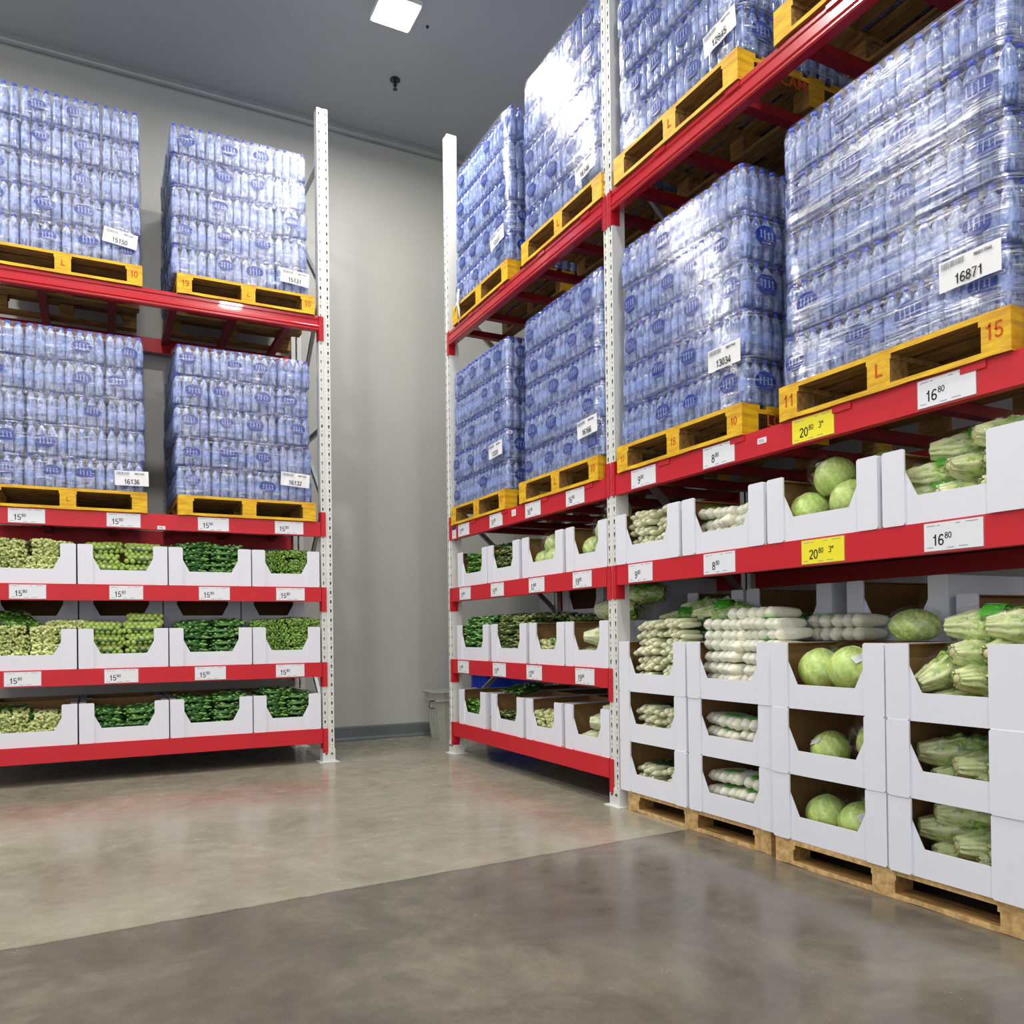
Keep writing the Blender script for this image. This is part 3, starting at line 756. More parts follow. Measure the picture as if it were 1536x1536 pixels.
# ------------------------------------------------------------------ cartons
_cc = {}
def carton_meshes(w_, h_, dp, rightw=None, low=False):
    key = (round(w_, 3), round(h_, 3), dp, rightw)
    if key in _cc: return _cc[key]
    t = .005; col = .105; rw = rightw or col
    b = MB()    # tray body: floor, back, sides  (0 white outside, 1 brown inside)
    b.box(-w_/2, w_/2, t, dp, 0, t, [0, 1, 0, 0, 0, 0])
    b.box(-w_/2, -w_/2+t, t, dp, t, h_, [0, 1, 1, 0, 0, 1]); b.box(w_/2-t, w_/2, t, dp, t, h_, [0, 1, 1, 0, 1, 0])
    b.box(-w_/2+t, w_/2-t, dp-t, dp, t, h_, [0, 1, 1, 0, 1, 1])
    # narrow folded ledge at the sides and back of the rim
    b.box(-w_/2+t, -w_/2+.05, t*2, dp-t, h_-t, h_, [1, 0, 1, 1, 1, 1]); b.box(w_/2-.05, w_/2-t, t*2, dp-t, h_-t, h_, [1, 0, 1, 1, 1, 1])
    body = b.mesh('carton_body', ['white', 'kraft'])
    s = .055; xl = -w_/2+.100; xr = w_/2-.100
    zt, zk, zl = h_, h_*.72, h_*.37
    if rightw: xr = w_/2-rightw+.02; pts_r = [(xr, zl), (xr, zt)]
    else: pts_r = [(xr-s, zl), (xr, zk), (xr, zt)]
    poly = [(-w_/2, 0), (w_/2, 0), (w_/2, zt)] + pts_r[::-1] + [(xl+s, zl), (xl, zk), (xl, zt), (-w_/2, zt)]
    # the front panel as three clean pieces so that no face is concave
    b = MB()
    b.prism([(-w_/2, 0), (w_/2, 0), (w_/2, zl), (-w_/2, zl)], 0, t, 0, 1)
    b.prism([(-w_/2, zl), (xl+s, zl), (xl, zk), (-w_/2, zk)], 0, t, 0, 1); b.prism([(-w_/2, zk), (xl, zk), (xl, zt), (-w_/2, zt)], 0, t, 0, 1)
    if rightw: b.prism([(xr, zl), (w_/2, zl), (w_/2, zt), (xr, zt)], 0, t, 0, 1)
    else:
        b.prism([(xr-s, zl), (w_/2, zl), (w_/2, zk), (xr, zk)], 0, t, 0, 1); b.prism([(xr, zk), (w_/2, zk), (w_/2, zt), (xr, zt)], 0, t, 0, 1)
    front = b.mesh('front_panel', ['white', 'kraft'])
    def flap(xa, xb, out=.009, drop=0.0):
        b = MB(); r = .008
        b.prism([(xa+r, -drop), (xb-r, -drop), (xb, r-drop), (xb, h_-r+.002), (xb-r, h_+.002), (xa+r, h_+.002), (xa, h_-r+.002), (xa, r-drop)], -out, -.0005)
        return b.mesh('corner_flap', ['white'])
    fl = flap(-w_/2+.001, -w_/2+col); frt = flap(w_/2-rw, w_/2-.001, .014 if rightw else .009, .0)
    _cc[key] = (body, front, fl, frt)
    return _cc[key]
BH = .305; BD = .56
def carton(fr, u0, u1, d, z, label, h_=BH, rightw=None, jit=0, group=None, dp=BD):
    w_ = u1-u0-.006
    t = ob('display_carton', None, loc=FW(fr, (u0+u1)/2, d, z), rz=RZ[fr]+jit); tag(t, label, 'cardboard box', group)
    bo, f_, a, c = carton_meshes(w_, h_, dp, rightw)
    ob('carton_body', bo, t); ob('front_panel', f_, t); ob('corner_flap', a, t); ob('corner_flap', c, t)
    return (fr, (u0+u1)/2, d, z, w_, h_)

# ------------------------------------------------------------------ vegetables
def vc(r, g, b): return srgb(r, g, b)
def mixc(a, b, t): return tuple(a[i]*(1-t)+b[i]*t for i in range(3)) + (1,)
def pillow(w_, d_, h_, nu=30, nv=14, e1=.55, e2=.9, amp=.0, freq=20, seed=0, mat='bagfilm', col=None, pinch=0, colf=None):
    vs = []; fs = []; cs = []
    for j in range(nv+1):
        t = -PI/2+PI*j/nv
        for i in range(nu):
            a = 2*PI*i/nu; ct, st = math.cos(t), math.sin(t); ca, sa = math.cos(a), math.sin(a)
            P = lambda c, e: math.copysign(abs(c)**e, c)
            p = Vector((w_/2*P(ct, e2)*P(ca, e1), d_/2*P(ct, e2)*P(sa, e1), h_/2*P(st, .8)))
            n_ = Vector((p.x/(w_/2)**2, p.y/(d_/2)**2, p.z/(h_/2)**2)).normalized() if p.length > 0 else Vector((0, 0, 1))
            p += n_*noise.noise(p*freq+Vector((seed*3.1, 0, 0)))*amp + n_*noise.noise(p*freq*2.7+Vector((seed, 4, 0)))*amp*.5
            vs.append(p+Vector((0, d_/2, h_/2)))
            cs.append(colf(noise.noise(p*45+Vector((seed, 0, 0)))) if colf else (col or (1, 1, 1, 1)))
    for j in range(nv):
        for i in range(nu):
            k = (i+1) % nu; fs.append((j*nu+i, j*nu+k, (j+1)*nu+k, (j+1)*nu+i))
    b = MB(); b.add(vs, fs, 0, cs); return b
PROTO = {}
def film_for(w_, d_, h_, seed, amp=.006):
    return pillow(w_*1.05, d_*1.04, h_*1.10, 44, 18, .6, .9, amp, 26, seed).mesh('bag_film', ['bagfilm'], True)
def add_proto(kind, parts, size): PROTO.setdefault(kind, []).append((parts, size))

for sd in (1, 2):       # flat bags of dark leafy greens
    for kind, A, B_, Cc in (('dark', vc(38, 92, 34), vc(84, 152, 60), vc(170, 212, 124)), ('bright', vc(42, 100, 28), vc(96, 158, 48), vc(168, 206, 96)), ('olive', vc(60, 84, 36), vc(112, 134, 62), vc(178, 186, 116))):
        w_, d_, h_ = .29, .36, .058; rr = random.Random(sd*10)
        cf = lambda n_: mixc(mixc(A, B_, min(1, max(0, n_*1.6+.5))), Cc, max(0, n_-.25)*1.2)
        b = pillow(w_*.93, d_*.93, h_*.8, 60, 26, .6, .9, .016, 34, sd, colf=cf)
        for k in range(70):
            x = rr.uniform(-.44, .44)*w_; y = rr.choice((rr.uniform(.02, .1), rr.uniform(.02, .9)))*d_
            ed = max(0, 1-(2*x/w_)**4)*max(0, 1-abs(2*y/d_-1)**4); z = h_/2+rr.choice((-1, 1, 1))*h_*.42*ed**.5
            if y < .05: z = rr.uniform(.1, .9)*h_
            c = mixc(B_, Cc, rr.random()) if rr.random() < .6 else A
            b.ell((x, y, z), (rr.uniform(.010, .028), rr.uniform(.006, .012), rr.uniform(.005, .009)), Euler((0, 0, rr.uniform(-1.3, 1.3))).to_matrix().to_4x4(), 7, 5, c)
        add_proto(kind, [('leafy_greens', b.mesh('leafy_greens', ['veg'], True, True), 'stuff'), ('bag_film', film_for(w_, d_, h_, sd), None)], (w_, d_, h_))
    # bags of thin stalks seen by their pale round tips
    for kind, A, B_, r0, nn in (('tips', vc(186, 200, 116), vc(234, 238, 176), .0115, 210), ('buds', vc(98, 142, 50), vc(172, 206, 104), .0085, 260), ('pale', vc(190, 198, 134), vc(228, 228, 176), .0115, 150)):
        w_, d_, h_ = .30, .36, .072; rr = random.Random(sd*7+nn)
        b = pillow(w_*.9, d_*.9, h_*.78, 30, 14, .6, .9, .004, 20, sd, col=mixc(A, vc(60, 90, 30), .6))
        for k in range(nn):
            if rr.random() < .55: x = rr.uniform(-.47, .47)*w_; y = rr.uniform(.0, .03)+.02*(abs(2*x/w_)**3); z = rr.uniform(.08, .92)*h_
            else:
                x = rr.uniform(-.46, .46)*w_; y = rr.uniform(.03, .9)*d_; z = h_*(.5+rr.choice((1, 1, 1, -1))*.44*max(.05, (1-(2*x/w_)**4)*(1-abs(2*y/d_-1)**4))**.5)
            r_ = r0*rr.uniform(.75, 1.2); b.ell((x, y+.006, z), (r_, r_*1.8, r_), None, 7, 5, mixc(A, B_, rr.random()))
        add_proto(kind, [('stalk_tips', b.mesh('stalk_tips', ['veg'], True, True), 'stuff'), ('bag_film', film_for(w_, d_, h_, sd+5), None)], (w_, d_, h_))
    # bags of round green heads: every head its own part
    w_, d_, h_ = .30, .34, .088; rr = random.Random(sd*3)
    hb = MB(); g1, g2 = vc(140, 178, 66), vc(204, 224, 122)
    hb.ell((0, 0, 0), (1, 1, 1), None, 14, 10, mixc(g1, g2, .6)); head = hb.mesh('green_head', ['veg'], True, True)
    parts = []
    hb = pillow(w_*.86, d_*.86, h_*.66, 24, 10, .6, .9, .004, 20, sd, col=vc(52, 92, 30)); parts.append(('leaves', hb.mesh('leaves', ['veg'], True, True), None))
    for rowz in (0.24, .52, .8):
        nx = 7 if rowz != .52 else 6
        for k in range(nx):
            r_ = rr.uniform(.0185, .0245); x = (k-(nx-1)/2)*w_*.135+rr.uniform(-.004, .004)
            parts.append(('green_head', head, None, (x, .022+.05*abs(2*x/w_)**3+rr.uniform(0, .01)+(.018 if rowz > .7 else 0), h_*rowz), (r_, r_*1.15, r_)))
    for k in range(6): 
        r_ = rr.uniform(.018, .023); parts.append(('green_head', head, None, ((k-2.5)*w_*.14, .085+rr.uniform(-.01, .01), h_*.86), (r_, r_, r_)))
    parts.append(('bag_film', film_for(w_, d_, h_, sd+8), None))
    add_proto('round', parts, (w_, d_, h_))

def radish_mesh(L, r, green=0.0, tip=.3, seed=0, c1=vc(250, 247, 228), c2=vc(214, 226, 140)):
    b = MB(); n_ = 14; prof = []; col = []
    for k in range(n_+1):
        t = k/n_; rad = r*min(1, (math.sin(min(1, t/.16)*PI/2)))*(1-.35*max(0, (t-.45)/.55)**1.5)*(1 if t < .97 else .5)
        prof.append((max(rad, .002)*(1+.04*noise.noise(Vector((t*6, seed, 0)))), t*L)); col.append(mixc(c1, c2, max(0, t-.75)*2.4 if green else 0))
    b.lathe(prof, 12, None, Matrix.Rotation(-PI/2, 4, 'X'), col); return b.mesh('radish', ['veg'], True, True)
RAD = [radish_mesh(.24, .034, 1, seed=s) for s in (1, 2)]
BRAD = radish_mesh(.17, .021, 0, seed=3, c1=vc(236, 232, 200)); BR2 = radish_mesh(.15, .018, 0, seed=6, c1=vc(226, 226, 186))
for sd in (1, 2):
    w_, d_, h_ = .34, .28, .072; rr = random.Random(sd)
    parts = [('white_radish', RAD[k % 2], None, ((k-2)*.064+rr.uniform(-.003, .003), rr.uniform(.008, .03), .036), (1, 1, 1), (0, 0, rr.uniform(-.12, .12)-.12)) for k in range(5)]
    b = MB(); b.prism([(-.05, 0), (.06, 0), (.06, .002), (-.05, .002)], 0, .05)
    m_ = b.mesh('green_print', ['green_band'])
    parts.append(('green_print', m_, None, (-.06 if sd == 1 else .05, .07, .0735), (1, 1, 1), (0, 0, .3)))
    parts.append(('bag_film', film_for(w_, d_, h_, sd+11, .004), None)); add_proto('radish', parts, (w_, d_, h_))
    # young radishes with a dark green printed sleeve
    w_, d_, h_ = .27, .34, .060
    parts = []
    for k in range(5):
        parts.append(('young_radish', BRAD if k % 2 else BR2, None, ((k-2)*.048, rr.uniform(.0, .02), .022+.012*(k % 2)), (1, 1, 1), (0, 0, rr.uniform(-.2, .2))))
    for k in range(3):
        parts.append(('young_radish', BR2, None, ((k-1)*.06, rr.uniform(.01, .04), .045), (.9, .9, .9), (0, 0, rr.uniform(-.3, .3))))
    lb = MB()
    for k in range(46):
        x = rr.uniform(-.12, .12); y = rr.uniform(.14, .33); lb.ell((x, y, rr.uniform(.015, .055)), (.008, .035, .006), Euler((rr.uniform(-.2, .2), 0, rr.uniform(-.3, .3))).to_matrix().to_4x4(), 7, 5, mixc(vc(28, 84, 36), vc(96, 150, 70), rr.random()))
    parts.append(('leaf_tops', lb.mesh('leaf_tops', ['veg'], True, True), 'stuff'))
    sb = MB(); sb.prism([(-.045, 0), (.045, 0), (.045, .0015), (-.045, .0015)], 0, .05)
    MT.setdefault('dkgreen_print', pbr('dark_green_print', srgb(24, 104, 48), .35, 0, .05, 8))
    parts.append(('green_print', sb.mesh('green_print', ['dkgreen_print']), None, (.02, .075, .0655), (1, 1, 1), (0, 0, .15)))
    parts.append(('bag_film', film_for(w_, d_, h_, sd+14, .004), None)); add_proto('young', parts, (w_, d_, h_))

def cabbage_mesh(R_, seed, c1, c2, ruff=0.0):
    b = MB(); NU, NV = 72, 34; vs = []; fs = []; cs = []
    for j in range(NV+1):
        t = -PI/2+PI*j/NV
        for i in range(NU):
            a = 2*PI*i/NU; d = Vector((math.cos(t)*math.cos(a), math.cos(t)*math.sin(a), math.sin(t)))
            vein = max(abs(math.sin(a*4.5+2.2*math.sin(t*1.7)+seed))**14, .6*abs(math.sin(a*11+3*math.sin(t*2.3+seed)))**20)
            step = sum(.022*(1 if math.sin(a-ph-t*.5) > th else 0) for ph, th in ((seed, .15), (seed+2.3, .35), (seed+4.4, .2)))
            r_ = R_*(1+step+.018*vein+.025*noise.noise(d*2.5+Vector((seed, 0, 0)))+ruff*noise.noise(d*9+Vector((0, seed, 0))))
            vs.append(d*r_+Vector((0, R_, R_*.92))); cs.append(mixc(c1, c2, min(1, vein*1.1+.12*(noise.noise(d*5)+.4)+step*6)))
            vs[-1].z = max(vs[-1].z, .002)
    for j in range(NV):
        for i in range(NU):
            k = (i+1) % NU; fs.append((j*NU+i, j*NU+k, (j+1)*NU+k, (j+1)*NU+i))
    b.add(vs, fs, 0, cs); return b
def sticker_mesh(w_, h_, mat='paper'):
    b = MB(); b.prism([(-w_/2, -h_/2), (w_/2, -h_/2), (w_/2, h_/2), (-w_/2, h_/2)], -.0008, 0); return b.mesh('label_sticker', [mat])
STK = sticker_mesh(.06, .032)
for sd in (1, 2, 3):
    R_ = .092
    me = cabbage_mesh(R_, sd*1.7, vc(184, 216, 98), vc(222, 238, 150)).mesh('cabbage', ['veg'], True, True)
    parts = [('cabbage', me, None)]
    if sd == 1: parts.append(('label_sticker', STK, None, (-.02, .014, .135), (1, 1, 1), (-.75, -.35, 0)))
    parts.append(('bag_film', pillow(.215, .215, .195, 44, 20, .8, .95, .007, 24, sd+20).mesh('bag_film', ['bagfilm'], True), None))
    add_proto('cabbage', parts, (.21, .21, .18))
    me = cabbage_mesh(.075, sd*2.3, vc(176, 208, 92), vc(232, 240, 176), .10).mesh('lettuce', ['veg'], True, True)
    parts = [('lettuce', me, None), ('bag_film', pillow(.18, .19, .165, 40, 18, .8, .95, .007, 26, sd+24).mesh('bag_film', ['bagfilm'], True), None)]
    add_proto('lettuce', parts, (.17, .17, .15))

def head_mesh(L, R_, seed, pale, mid, dark, ruff=.010, n_leaf=13):
    rr = random.Random(seed); b = MB()
    for k in range(n_leaf):
        a0 = 2.39996*k; inner = k/n_leaf; rad = R_*(1-.42*inner)*rr.uniform(.9, 1.12); NL, NS = 30, 10
        vs = []; fs = []; cs = []
        Lk = L*(1-.10*inner)*rr.uniform(.93, 1.0)
        for i in range(NL+1):
            t = i/NL; rr_ = rad*(.46+.60*math.sin(min(1, t*1.9)*PI/2))*(1-.30*max(0, (t-.65)/.35)**2)
            for j in range(NS+1):
                s_ = j/NS*2-1; half = (.70+.35*t)*(1-.35*max(0, (t-.8)/.2))
                ang = a0+s_*half
                q = Vector((s_*2.2+k*5, t*7, k*1.3+seed)); lump = noise.noise(q); fine = noise.noise(q*3.1)
                amp = min(1, t*2.2)
                wv = ruff*amp*(.3+.9*abs(s_))*math.sin(t*30+j*2.1+k*1.7) + .016*amp*lump + .009*amp*fine
                rib = .010*(1-min(1, abs(s_)/.3))*(1-t)
                r2 = rr_+wv+rib-.004*abs(s_)
                vs.append((r2*math.cos(ang), Lk*t+wv*.6, r2*math.sin(ang)))
                tt = min(1, max(0, (t-.06)/.6)); c = mixc(mixc(pale, mid, min(1, tt*1.6)), dark, max(0, tt-.5)*.9)
                if abs(s_) < .34*(1.1-t): c = mixc(c, pale, .9)
                elif lump < -.05: c = mixc(c, dark, min(.75, -lump*2.2))  # hollows of the leaf darkened, crease shade painted into the colour
                if fine > .12: c = mixc(c, pale, .45)
                cs.append(c)
        for i in range(NL):
            for j in range(NS):
                q = i*(NS+1)+j; fs.append((q, q+1, q+NS+2, q+NS+1))
        b.add([(x, y, z+R_) for x, y, z in vs], fs, 0, cs)
    b.ell((0, L*.45, R_), (R_*.60, L*.44, R_*.60), None, 12, 8, mixc(mid, dark, .5))
    b.ell((0, .004, R_), (R_*.30, .010, R_*.30), None, 10, 6, mixc(pale, vc(210, 190, 130), .5))
    return b
bandm = MB(); 
for sd in (1, 2, 3):
    L, R_ = .30, .056
    me = head_mesh(L, R_, sd, vc(240, 246, 184), vc(184, 222, 84), vc(78, 150, 34), .007).mesh('romaine', ['veg'], True, True)
    parts = [('romaine', me, None)]
    if sd != 2:
        b = MB(); N = 14; rb = R_*1.27
        vs = []; fs = []
        for i in range(N+1):
            a = PI*.15+PI*.7*i/N; vs += [(rb*math.cos(a), .13, R_+rb*math.sin(a)), (rb*math.cos(a), .20, R_+rb*math.sin(a))]
        for i in range(N): fs.append((2*i, 2*i+1, 2*i+3, 2*i+2))
        b.add(vs, fs); parts.append(('green_band', b.mesh('green_band', ['green_band'], True), None))
        parts.append(('label_sticker', STK, None, (-.012, .152, R_+rb+.0005), (1, 1, 1), (-PI/2, 0, 0)))
    fm = pillow(R_*2.5, L*1.14, R_*2.32, 44, 20, .7, .9, .008, 26, sd+30).mesh('bag_film', ['bagfilm'], True)
    parts.append(('bag_film', fm, None, (0, -.012, -.002), (1, 1, 1))); add_proto('romaine', parts, (R_*2.3, L, R_*2.2))
    L, R_ = .30, .066
    me = head_mesh(L, R_, sd+9, vc(244, 246, 204), vc(212, 228, 128), vc(150, 192, 74), .008, 14).mesh('napa_cabbage', ['veg'], True, True)
    fm = pillow(R_*2.35, L*1.12, R_*2.25, 44, 20, .7, .9, .007, 26, sd+40).mesh('bag_film', ['bagfilm'], True)
    add_proto('napa', [('napa_cabbage', me, None), ('bag_film', fm, None, (0, -.012, -.002), (1, 1, 1))], (R_*2.2, L, R_*2.1))

NICE = {'dark': ('bagged_leafy_greens', 'bag of dark leafy greens', 'vegetables'), 'bright': ('bagged_leafy_greens', 'bag of bright leafy greens', 'vegetables'),
        'olive': ('bagged_leafy_greens', 'bag of olive-green leaves', 'vegetables'), 'tips': ('bagged_stalks', 'bag of pale-tipped stalks', 'vegetables'),
        'buds': ('bagged_stalks', 'bag of small green buds', 'vegetables'), 'pale': ('bagged_stalks', 'bag of pale small pods', 'vegetables'),
        'round': ('bagged_green_heads', 'bag of round green heads', 'vegetables'), 'radish': ('bagged_white_radishes', 'bag of white radishes', 'vegetables'),
        'young': ('bagged_young_radishes', 'bag of young white radishes', 'vegetables'), 'cabbage': ('bagged_cabbage', 'bagged round cabbage', 'cabbage'),
        'lettuce': ('bagged_lettuce', 'bagged pale lettuce', 'lettuce'), 'romaine': ('bagged_romaine', 'bagged romaine lettuce', 'lettuce'), 'napa': ('bagged_napa_cabbage', 'bagged long napa cabbage', 'cabbage')}
_cnt = [0]
def bag(kind, fr, u, d, z, where, rz=0, sc=1, rx=0, ry=0, group=None):
    _cnt[0] += 1; var = PROTO[kind]; parts, size = var[_cnt[0] % len(var)]
    nm, desc, cat = NICE[kind]
    wd, ln, ht = (size[i]*(sc if not isinstance(sc, tuple) else sc[i]) for i in range(3))
    half = abs(ln/2*math.cos(rz))+abs(wd/2*math.sin(rz))
    if kind in ('cabbage', 'lettuce'): half = ln/2
    off = Vector((math.sin(rz)*ln/2, -math.cos(rz)*ln/2, 0))      # turn the bag about its own middle
    t = ob(nm, None, loc=FW(fr, u+off.x, d+half+off.y, z), rot=(rx, ry, RZ[fr]+rz), scale=sc)
    tag(t, desc + ', ' + where, cat, group or (desc.split(',')[0] + 's in cartons'))
    for p in parts:
        o = ob(p[0], p[1], t, p[3] if len(p) > 3 else (0, 0, 0), scale=p[4] if len(p) > 4 else None, rot=p[5] if len(p) > 5 else None)
        if p[2]: o['kind'] = p[2]
        if p[0] == 'green_band': o['label'] = 'bright green printed band around the bag'
        if p[0] == 'label_sticker': o['label'] = 'small white label sticker'
    return t
LN = ['bottom layer', 'second layer', 'third layer', 'fourth layer', 'fifth layer', 'sixth layer', 'seventh layer', 'eighth layer']
def fill(box, kind, layers, where, cols=2, step=None, sc=1.0, seed=0, heap=0):
    fr, u, d, z, w_, h_ = box; rr = random.Random(seed+1)
    size = PROTO[kind][0][1]; st = step or size[2]*.88*sc; zz = z+.008
    for L in range(layers):
        if isinstance(kind, str): kk = kind
        for c in range(cols):
            span = (w_-.02)/cols; cu = u+(c-(cols-1)/2)*min(span, size[0]*sc*.93)+rr.uniform(-.014, .014)
            over = zz-z > h_-.03
            side = ('left', 'middle', 'right')[c if cols == 3 else c*2] if cols > 1 else 'centre'
            bag(kk, fr, cu, d+.014+rr.uniform(0, .018)+(.012 if over else 0), zz+rr.uniform(-.003, .010), '%s %s, %s' % (LN[L], side, where), rr.uniform(-.16, .16), sc*rr.uniform(.95, 1.06), ry=rr.uniform(-.09, .09), rx=rr.uniform(-.02, .10))
        zz += st
    return zz

# ---- left rack cartons
LE = [(-.775, -.122), (-.118, .522), (.525, 1.165), (1.168, 1.735)]
SN = {3: 'top carton shelf', 2: 'middle carton shelf', 1: 'bottom carton shelf'}
boxes = {}
for lv in (3, 2, 1):
    for k, (a, c) in enumerate(LE):
        boxes['L', lv, k] = carton('L', a, c, .012, Z[lv], 'white display carton, %s from left, %s of back rack' % (ORD[k], SN[lv]), group='cartons on the back rack', jit=random.uniform(-.006, .006))
def bl(lv, k): return boxes['L', lv, k], '%s carton, %s, back rack' % (ORD[k], SN[lv].replace('carton ', ''))
for (lv, k, kind, n_, st) in ((3, 0, 'tips', 5, .064), (3, 1, 'round', 4, .078), (3, 2, 'dark', 7, .048), (3, 3, 'buds', 5, .056),
                          (2, 0, 'tips', 5, .062), (2, 1, 'round', 4, .084), (2, 2, 'dark', 7, .050), (2, 3, 'buds', 6, .058),
                          (1, 0, 'tips', 4, .054), (1, 1, 'dark', 5, .048), (1, 2, 'dark', 6, .050), (1, 3, 'dark', 6, .050)):
    bx, wh = bl(lv, k); fill(bx, kind, n_, wh, 2, st, seed=lv*10+k)
bag('dark', 'L', .42, .1, Z[3]+.275, 'lying over the rims of second and third cartons, back rack', .2)
bag('bright', 'L', -.56, .03, Z[2]+.31, 'leaning on top of the first carton, middle shelf, back rack', .5, rx=.35)
bag('bright', 'L', -.55, .03, Z[1]+.175, 'on top inside first carton, bottom shelf, back rack', .4, rx=.25)
bag('tips', 'L', -.16, .06, Z[2]+.305, 'lying across the first carton rim, middle shelf, back rack', -.3)
bag('round', 'L', .38, .06, Z[2]+.335, 'resting on the second carton heap, right side, middle shelf', -.2)
bag('dark', 'L', 1.36, .04, Z[1]+.305, 'topmost in fourth carton, bottom shelf, back rack', .15)
# rear row, second tier, seen above the middle shelf
for (a, c, nm) in ((-.775, -.122, 'first'), (-.118, .522, 'second'), (.525, 1.165, 'third'), (1.168, 1.735, 'fourth')):
    carton('L', a, c, .585, Z[2], 'white carton in the rear row, %s from left, middle shelf back rack, lower' % nm, group='rear cartons on the back rack')
    carton('L', a, c, .585, Z[2]+BH+.002, 'white carton in rear row, %s from left, middle shelf back rack, upper' % nm, group='rear cartons on the back rack')
b = MB(); b.prism([(0, -.02), (.02, 0), (0, .02), (-.02, 0)], -.001, 0)
for lv in (1, 3):
    for (a, c, nm) in ((-.775, -.122, 'first'), (-.118, .522, 'second'), (.525, 1.165, 'third'), (1.168, 1.735, 'fourth')):
        carton('L', a, c, .585, Z[lv], 'white carton in the rear row, %s from left, %s of back rack' % (nm, SN[lv]), group='rear cartons on the back rack')

# ---- right rack, far bay
RE = {3: [(-6.80, -6.17), (-6.165, -5.60), (-5.555, -4.93), (-4.90, -4.30-.075)], 2: [(-6.83, -6.17), (-6.11, -5.50), (-5.45, -4.93), (-4.92, -4.375)], 1: [(-6.80, -6.24), (-6.14, -5.56), (-5.52, -4.98), (-4.94, -4.375)]}
for lv in (3, 2, 1):
    for k, (a, c) in enumerate(RE[lv]):
        boxes['R', lv, k] = carton('R', a, c, .012, Z[lv], 'white display carton, %s from far post, %s of right rack' % (ORD[k], SN[lv]), group='cartons in far bay of right rack', jit=random.uniform(-.008, .008))
        if lv != 3: carton('R', a, c, .585, Z[lv], 'white rear carton, %s from far post, %s of right rack' % (ORD[k], SN[lv]), group='rear cartons in far bay')
for (k, a, c) in ((1, -5.95, -5.32), (2, -5.28, -4.68)):
    carton('R', a, c, .60, Z[2]+BH+.002, 'white rear carton stacked above the middle shelf, %s, far bay' % ('left' if k == 1 else 'right'), group='rear cartons in far bay')
def br(lv, k): return boxes['R', lv, k], '%s carton from far post, %s' % (ORD[k], SN[lv].replace('carton ', ''))
for (lv, k, kind, n_, st) in ((3, 0, 'bright', 5, .056), (3, 1, 'olive', 5, .052), (2, 0, 'dark', 7, .052), (2, 1, 'olive', 7, .052), (1, 0, 'bright', 4, .052), (1, 1, 'olive', 3, .055), (1, 2, 'pale', 3, .070), (2, 2, 'pale', 3, .05)):
    bx, wh = br(lv, k); fill(bx, kind, n_, wh, 2, st, seed=50+lv*10+k)
bag('dark', 'R', -6.32, .12, Z[3]+.29, 'heaped over first carton, top shelf, far bay', .3)
bag('dark', 'R', -6.22, .16, Z[1]+.27, 'heaped behind the first carton, bottom shelf, far bay', .3, rx=.2)
bag('dark', 'R', -6.12, .10, Z[2]+.335, 'heaped between first and second cartons, middle shelf, far bay', .5)
bag('olive', 'R', -5.60, .14, Z[2]+.335, 'heaped over second carton, middle shelf, far bay', .7)
bag('olive', 'R', -5.22, .16, Z[2]+.31, 'lying on the third carton rim, middle shelf, far bay', .8, sc=1.05)
bag('dark', 'R', -5.12, .03, Z[2]+.135, 'on pale pods in third carton, middle shelf, far bay', .3, rx=.25)
for i, (u, d, z) in enumerate(((-5.40, .05, .01), (-5.22, .03, .01), (-5.05, .05, .01), (-5.30, .06, .125), (-5.12, .05, .13))):
    bag('lettuce', 'R', u, d, Z[3]+z+.04, '%s in third carton from far post, top shelf' % ('bottom left', 'bottom middle', 'bottom right', 'upper left', 'upper right')[i], i*1.1, 1.05)
for i, (u, d, z) in enumerate(((-4.72, .05, .05), (-4.55, .03, .02), (-4.60, .06, .16), (-4.5, .08, .28))):
    bag('lettuce', 'R', u, d, Z[3]+z+.03, '%s in fourth carton, top shelf' % ('left', 'right', 'upper', 'topmost, above the rim')[i], i*.8, 1.05)
for i, (u, d, z, r_) in enumerate(((-4.78, .03, .01, -.3), (-4.62, .02, .01, .2), (-4.50, .03, .01, .1), (-4.70, .03, .14, -.5), (-4.53, .05, .14, -.3))):
    bag('napa', 'R', u, d, Z[2]+z, '%s in fourth carton, middle shelf, far bay' % ('bottom left', 'bottom middle', 'bottom right', 'upper left', 'upper right')[i], r_, .95)
bag('napa', 'R', -4.80, .22, Z[2]+.31, 'large one lying across fourth carton rims, middle shelf, far bay', -1.2, 1.2)
bag('romaine', 'R', -4.62, .30, Z[2]+.43, 'topmost above the fourth carton, middle shelf, far bay', -1.0, 1.15)
for i, (u, d, z, r_) in enumerate(((-4.74, .03, .01, -.5), (-4.58, .03, .01, -.2), (-4.48, .03, .02, .1), (-4.66, .05, .13, -.7), (-4.52, .06, .22, -.6))):
    bag('napa', 'R', u, d, Z[1]+z, '%s in fourth carton, bottom shelf, far bay' % ('bottom left', 'bottom middle', 'bottom right', 'upper left', 'topmost')[i], r_, .95)

